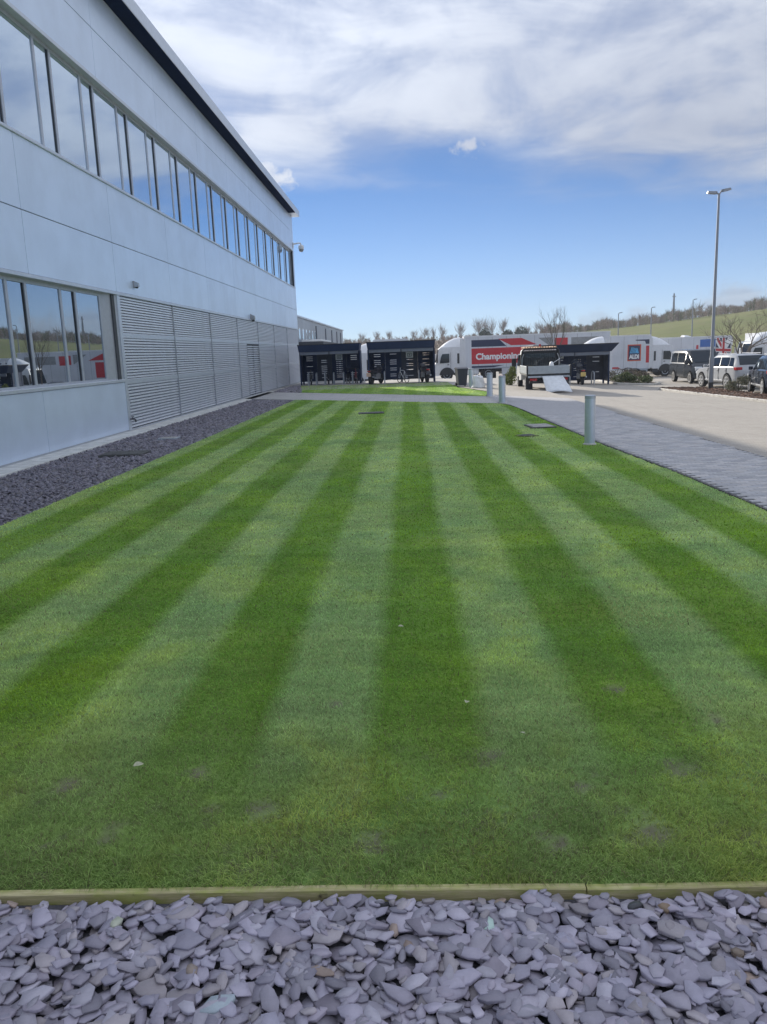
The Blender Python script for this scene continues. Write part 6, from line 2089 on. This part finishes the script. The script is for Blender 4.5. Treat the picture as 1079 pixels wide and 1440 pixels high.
# hill and far ridge, on the right and ahead
def crest(az):
    d = np.degrees(az)
    return np.interp(d, [-60, -20, -4, 3, 8, 10.5, 13, 16.4, 19.3, 23.3, 27, 35, 50, 80, 110], [4.5, 4.6, 4.6, 4.7, 4.9, 5.1, 5.7, 6.6, 7.8, 9.3, 10.8, 13.0, 13.5, 12, 8])
azs = np.radians(np.arange(-40, 111, 1.5))
rs = np.array([96, 110, 120, 132, 145, 160, 176, 192, 206, 220, 240, 280, 340, 420.0])
def prof(r):
    return np.interp(r, [96, 118, 130, 150, 185, 210, 220, 300, 2500], [0, 0, 0.03, 0.18, 0.66, 0.95, 1.0, 1.0, 0.6])
A, RR = np.meshgrid(azs, rs)
Z = -1.35 + (crest(A) + 1.35) * prof(RR) + (vnoise(A * 40, RR * 0.06, 8) - .5) * 0.5 * np.clip((RR - 120) / 40, 0, 1)
V = np.stack([np.sin(A) * RR, np.cos(A) * RR, Z], -1).reshape(-1, 3)
na = len(azs)
i = np.arange((len(rs) - 1) * (na - 1)); r_, c_ = i // (na - 1), i % (na - 1)
a = r_ * na + c_
M_hill = bpy.data.materials.new('hill_grass'); M_hill.use_nodes = True
t = NT(M_hill.node_tree.nodes, M_hill.node_tree.links)
b = t.n['Principled BSDF']; b.inputs['Roughness'].default_value = 0.9; b.inputs['Specular IOR Level'].default_value = 0.1
tcx = t.node('ShaderNodeTexCoord')
g1 = t.mix(t.ramp(t.noise(tcx.outputs['Object'], 0.05, 6, 0.65), .35, .68), (0.115, 0.135, 0.036), (0.175, 0.180, 0.062))
g2 = t.mix(t.ramp(t.noise(t.vmath('MULTIPLY', tcx.outputs['Object'], (1, 1, 6)), 0.35, 5, 0.7), .45, .75), g1, (0.15, 0.13, 0.07))
sp = t.node('ShaderNodeSeparateXYZ'); t.l.new(tcx.outputs['Object'], sp.inputs[0])
ratio = t.math('DIVIDE', sp.outputs[0], t.math('MAXIMUM', sp.outputs[1], 1.0))
scr = t.ramp(t.math('ADD', ratio, t.math('MULTIPLY', t.noise(tcx.outputs['Object'], 0.03, 3), 0.06)), 0.215, 0.185)
g3 = t.mix(scr, g2, (0.16, 0.125, 0.095))
t.put(b.inputs['Base Color'], g3)
hill = big_mesh('hill', V, quad=np.stack([a, a + 1, a + na + 1, a + na], -1), m=M_hill, smooth=True)
tag(hill, kind='structure')
def hz_at(az, r):
    return float(-1.35 + (crest(az) + 1.35) * prof(r))

# leafless woods along the ridge: one mass of stems and twigs
M_twig = attr_mat('twigs', 'tint', 0.9, 0.1, var=0.0)
def wood(nm, n, azf, rf, hf, col, tw):
    V, C = [], []
    for _ in range(n):
        az, r = azf(), rf()
        h = hf(az)
        base = np.array([math.sin(az) * r, math.cos(az) * r, hz_at(az, r) - 0.2])
        cc = np.array(col[rng.integers(len(col))]) * rng.uniform(.75, 1.25)
        side = np.array([math.cos(az), -math.sin(az), 0])
        fwd = np.array([math.sin(az), math.cos(az), 0])
        V += [base - side * .07, base + side * .07, base + np.array([0, 0, h])]; C += [cc] * 3
        for k in range(tw):
            z0 = rng.uniform(.12, .75) * h
            L = rng.uniform(.18, .5) * h
            an = rng.uniform(0, 2 * np.pi); el = rng.uniform(.35, 1.35)
            d = (side * math.cos(an) + fwd * math.sin(an)) * math.cos(el) + np.array([0, 0, math.sin(el)])
            p = base + np.array([0, 0, z0]) + (side * math.cos(an) + fwd * math.sin(an)) * rng.uniform(0, .12) * h
            w = np.cross(d, fwd); w /= (np.linalg.norm(w) + 1e-9)
            w = w * rng.uniform(.025, .06)
            V += [p - w, p + w, p + d * L]; C += [cc * rng.uniform(.8, 1.25)] * 3
    T = np.arange(len(V)).reshape(-1, 3)
    return tag(big_mesh(nm, np.array(V), tri=T, m=M_twig, colors=np.array(C)), kind='stuff')
RB = [(0.30, 0.235, 0.20), (0.25, 0.20, 0.165), (0.34, 0.27, 0.23), (0.23, 0.20, 0.14)]
wood('ridge_scrub', 2600, lambda: R(rng.uniform(-14, 10.2)), lambda: rng.uniform(150, 226), lambda az: rng.uniform(0.6, 1.9), RB, 16)
wood('ridge_wood', 950, lambda: R(rng.uniform(9.2, 30) ** 1.0), lambda: rng.uniform(213, 246), lambda az: 1.2 + 3.2 * float(vnoise(az * 160, 3.3, 4)) * rng.uniform(.5, 1.1), RB + [(0.16, 0.17, 0.09)], 24)
wood('far_ridge_wood', 900, lambda: R(rng.uniform(30, 75)), lambda: rng.uniform(213, 240), lambda az: rng.uniform(2.5, 5.0), RB, 24)

# trees one can tell apart on the ridge
def px_az(x): return math.atan((x - 539.5) / 1123 * 1.0) - 0.038
def ridge_tree(lab, x, y, z, h, w, n, group=None):
    """fine-twigged leafless crown: stem, limbs and many thin shoots"""
    c = thing('ridge_tree', lab, 'tree', (x, y, z), random.uniform(0, 6), group)
    mb = MB(); mb.tube([(0, 0, -0.3), (random.uniform(-.05, .05) * h, 0, h * .35), (0, 0, h * .62)], 0.14, 6, 0.05)
    for k in range(5):
        a = 2 * math.pi * k / 5 + random.uniform(-.4, .4); q = random.uniform(.22, .4) * h
        mb.tube([(0, 0, q), (math.cos(a) * w * .25, math.sin(a) * w * .25, q + .2 * h), (math.cos(a) * w * .36, math.sin(a) * w * .36, q + .42 * h)], 0.07, 4, 0.02)
    mb.build('trunk', M_bark_far, c)
    V = []
    lobes = [(rng.normal(0, .20) * w, rng.normal(0, .20) * w, rng.uniform(.42, .78) * h, rng.uniform(.2, .34)) for _ in range(6)]
    for _ in range(n):
        lx, ly, lz, lr = lobes[rng.integers(6)]
        a = rng.uniform(0, 2 * np.pi)
        p = np.array([lx * .5, ly * .5, lz - .22 * h]) + rng.normal(0, .5, 3) * lr * np.array([w, w, h]) * .55
        out = np.array([p[0], p[1], 0]) / (w * .5)
        d = out * 1.1 + np.array([math.cos(a) * .45, math.sin(a) * .45, 1.0])
        d /= np.linalg.norm(d)
        L = rng.uniform(.12, .36) * h
        q = p + d * L
        q[2] = min(q[2], h * rng.uniform(.93, 1.0))
        s_ = np.cross(q - p, rng.normal(0, 1, 3)); s_ /= np.linalg.norm(s_) + 1e-9
        s_ = s_ * rng.uniform(.014, .034)
        V += [p - s_, p + s_, q]
    big_mesh('crown', np.array(V), tri=np.arange(len(V)).reshape(-1, 3), m=M_bark_far, parent=c)
    return c


RT = [(520, 464, 236, 14, 'small leafless tree on the ridge above the gap between the left shelters', None), (538, 463, 236, 13, 'small leafless tree on the ridge, left of the roof strip over the middle shelter', None),
      (556, 462, 236, 13, 'small leafless tree on the ridge over the middle of the middle shelter', None), (590, 461, 232, 16, 'leafless tree on the ridge above the right half of the middle shelter', None),
      (605, 456, 236, 18, 'leafless tree on the ridge above the right corner of the middle shelter', None), (617, 455, 236, 12, 'narrow leafless tree on the ridge just left of the white cab', None),
      (629, 451, 236, 16, 'leafless tree on the ridge straight above the white cab', None), (653, 449, 236, 20, 'broad leafless tree on the ridge above the gap between white cab and red trailer', None),
      (680, 441, 234, 24, 'tallest and broadest leafless tree of the clump above the trailer lettering', None), (690, 442, 238, 15, 'leafless tree in the middle of the clump above the trailer lettering', None),
      (698, 442, 238, 16, 'rightmost leafless tree of the clump above the trailer lettering', None), (713, 441, 236, 20, 'tall lone leafless tree on the ridge above the end of the trailer lettering', None),
      (731, 453, 240, 10, 'thin leafless tree on the ridge above the left side of the flatbed truck', None), (745, 451, 236, 14, 'leafless tree on the ridge above the left half of the flatbed truck cab', None), (764, 449, 236, 20, 'leafless tree on the ridge behind the twigs of the tree by the flatbed truck', None),
      (845, 451, 230, 12, 'small leafless tree at the left foot of the hill', None), (862, 449, 230, 12, 'small leafless tree at the foot of the hill beside the nearest distant lamp post', None)]
for k, (x, top, r, wpx, lab, grp) in enumerate(RT):
    az = px_az(x)
    z = hz_at(az, r)
    dep = r * math.cos(az + 0.038)
    hor = 494.1 - 0.0366 * (x - 575)
    ztop = 2.0 + (hor - top) / 1123 * dep
    ridge_tree(lab, math.sin(az) * r, math.cos(az) * r, z - .2, max(ztop - z + .2, 2.6), wpx / 4.4, 16 * wpx)
for x, r, s, lab in ((688, 200, 1.5, 'round dark evergreen on the ridge above the word on the trailer'), (719, 204, 1.15, 'small dark evergreen on the ridge, middle one of three'), (738, 200, 1.6, 'dark evergreen on the ridge, nearest the leafless tree behind the truck')):
    az = px_az(x)
    shrub('evergreen_tree', lab, math.sin(az) * r, math.cos(az) * r, hz_at(az, r) + .1, [(0, 0, s, s * .95, s * .95, s), (s * .4, 0, s * .7, s * .7, s * .7, s * .7), (-s * .4, 0, s * .8, s * .7, s * .7, s * .8)], 900, 0.42, [(0.035, 0.055, 0.030), (0.045, 0.07, 0.035), (0.03, 0.045, 0.03)], 4, 'dark evergreens on the ridge', 'tree')

# ------------------------------------------------------------------ the air: far things fade a little
mb = MB(); mb.box(-200, 440, -140, 480, -4.0, 24.0)
hz_o = mb.build('haze', bpy.data.materials.new('haze'), None)
hm = hz_o.data.materials[0]; hm.use_nodes = True
hm.node_tree.nodes.remove(hm.node_tree.nodes['Principled BSDF'])
pv = hm.node_tree.nodes.new('ShaderNodeVolumePrincipled')
pv.inputs['Color'].default_value = (0.82, 0.88, 0.97, 1)
pv.inputs['Density'].default_value = 0.0006
hm.node_tree.links.new(pv.outputs[0], hm.node_tree.nodes['Material Output'].inputs['Volume'])
tag(hz_o, kind='stuff')
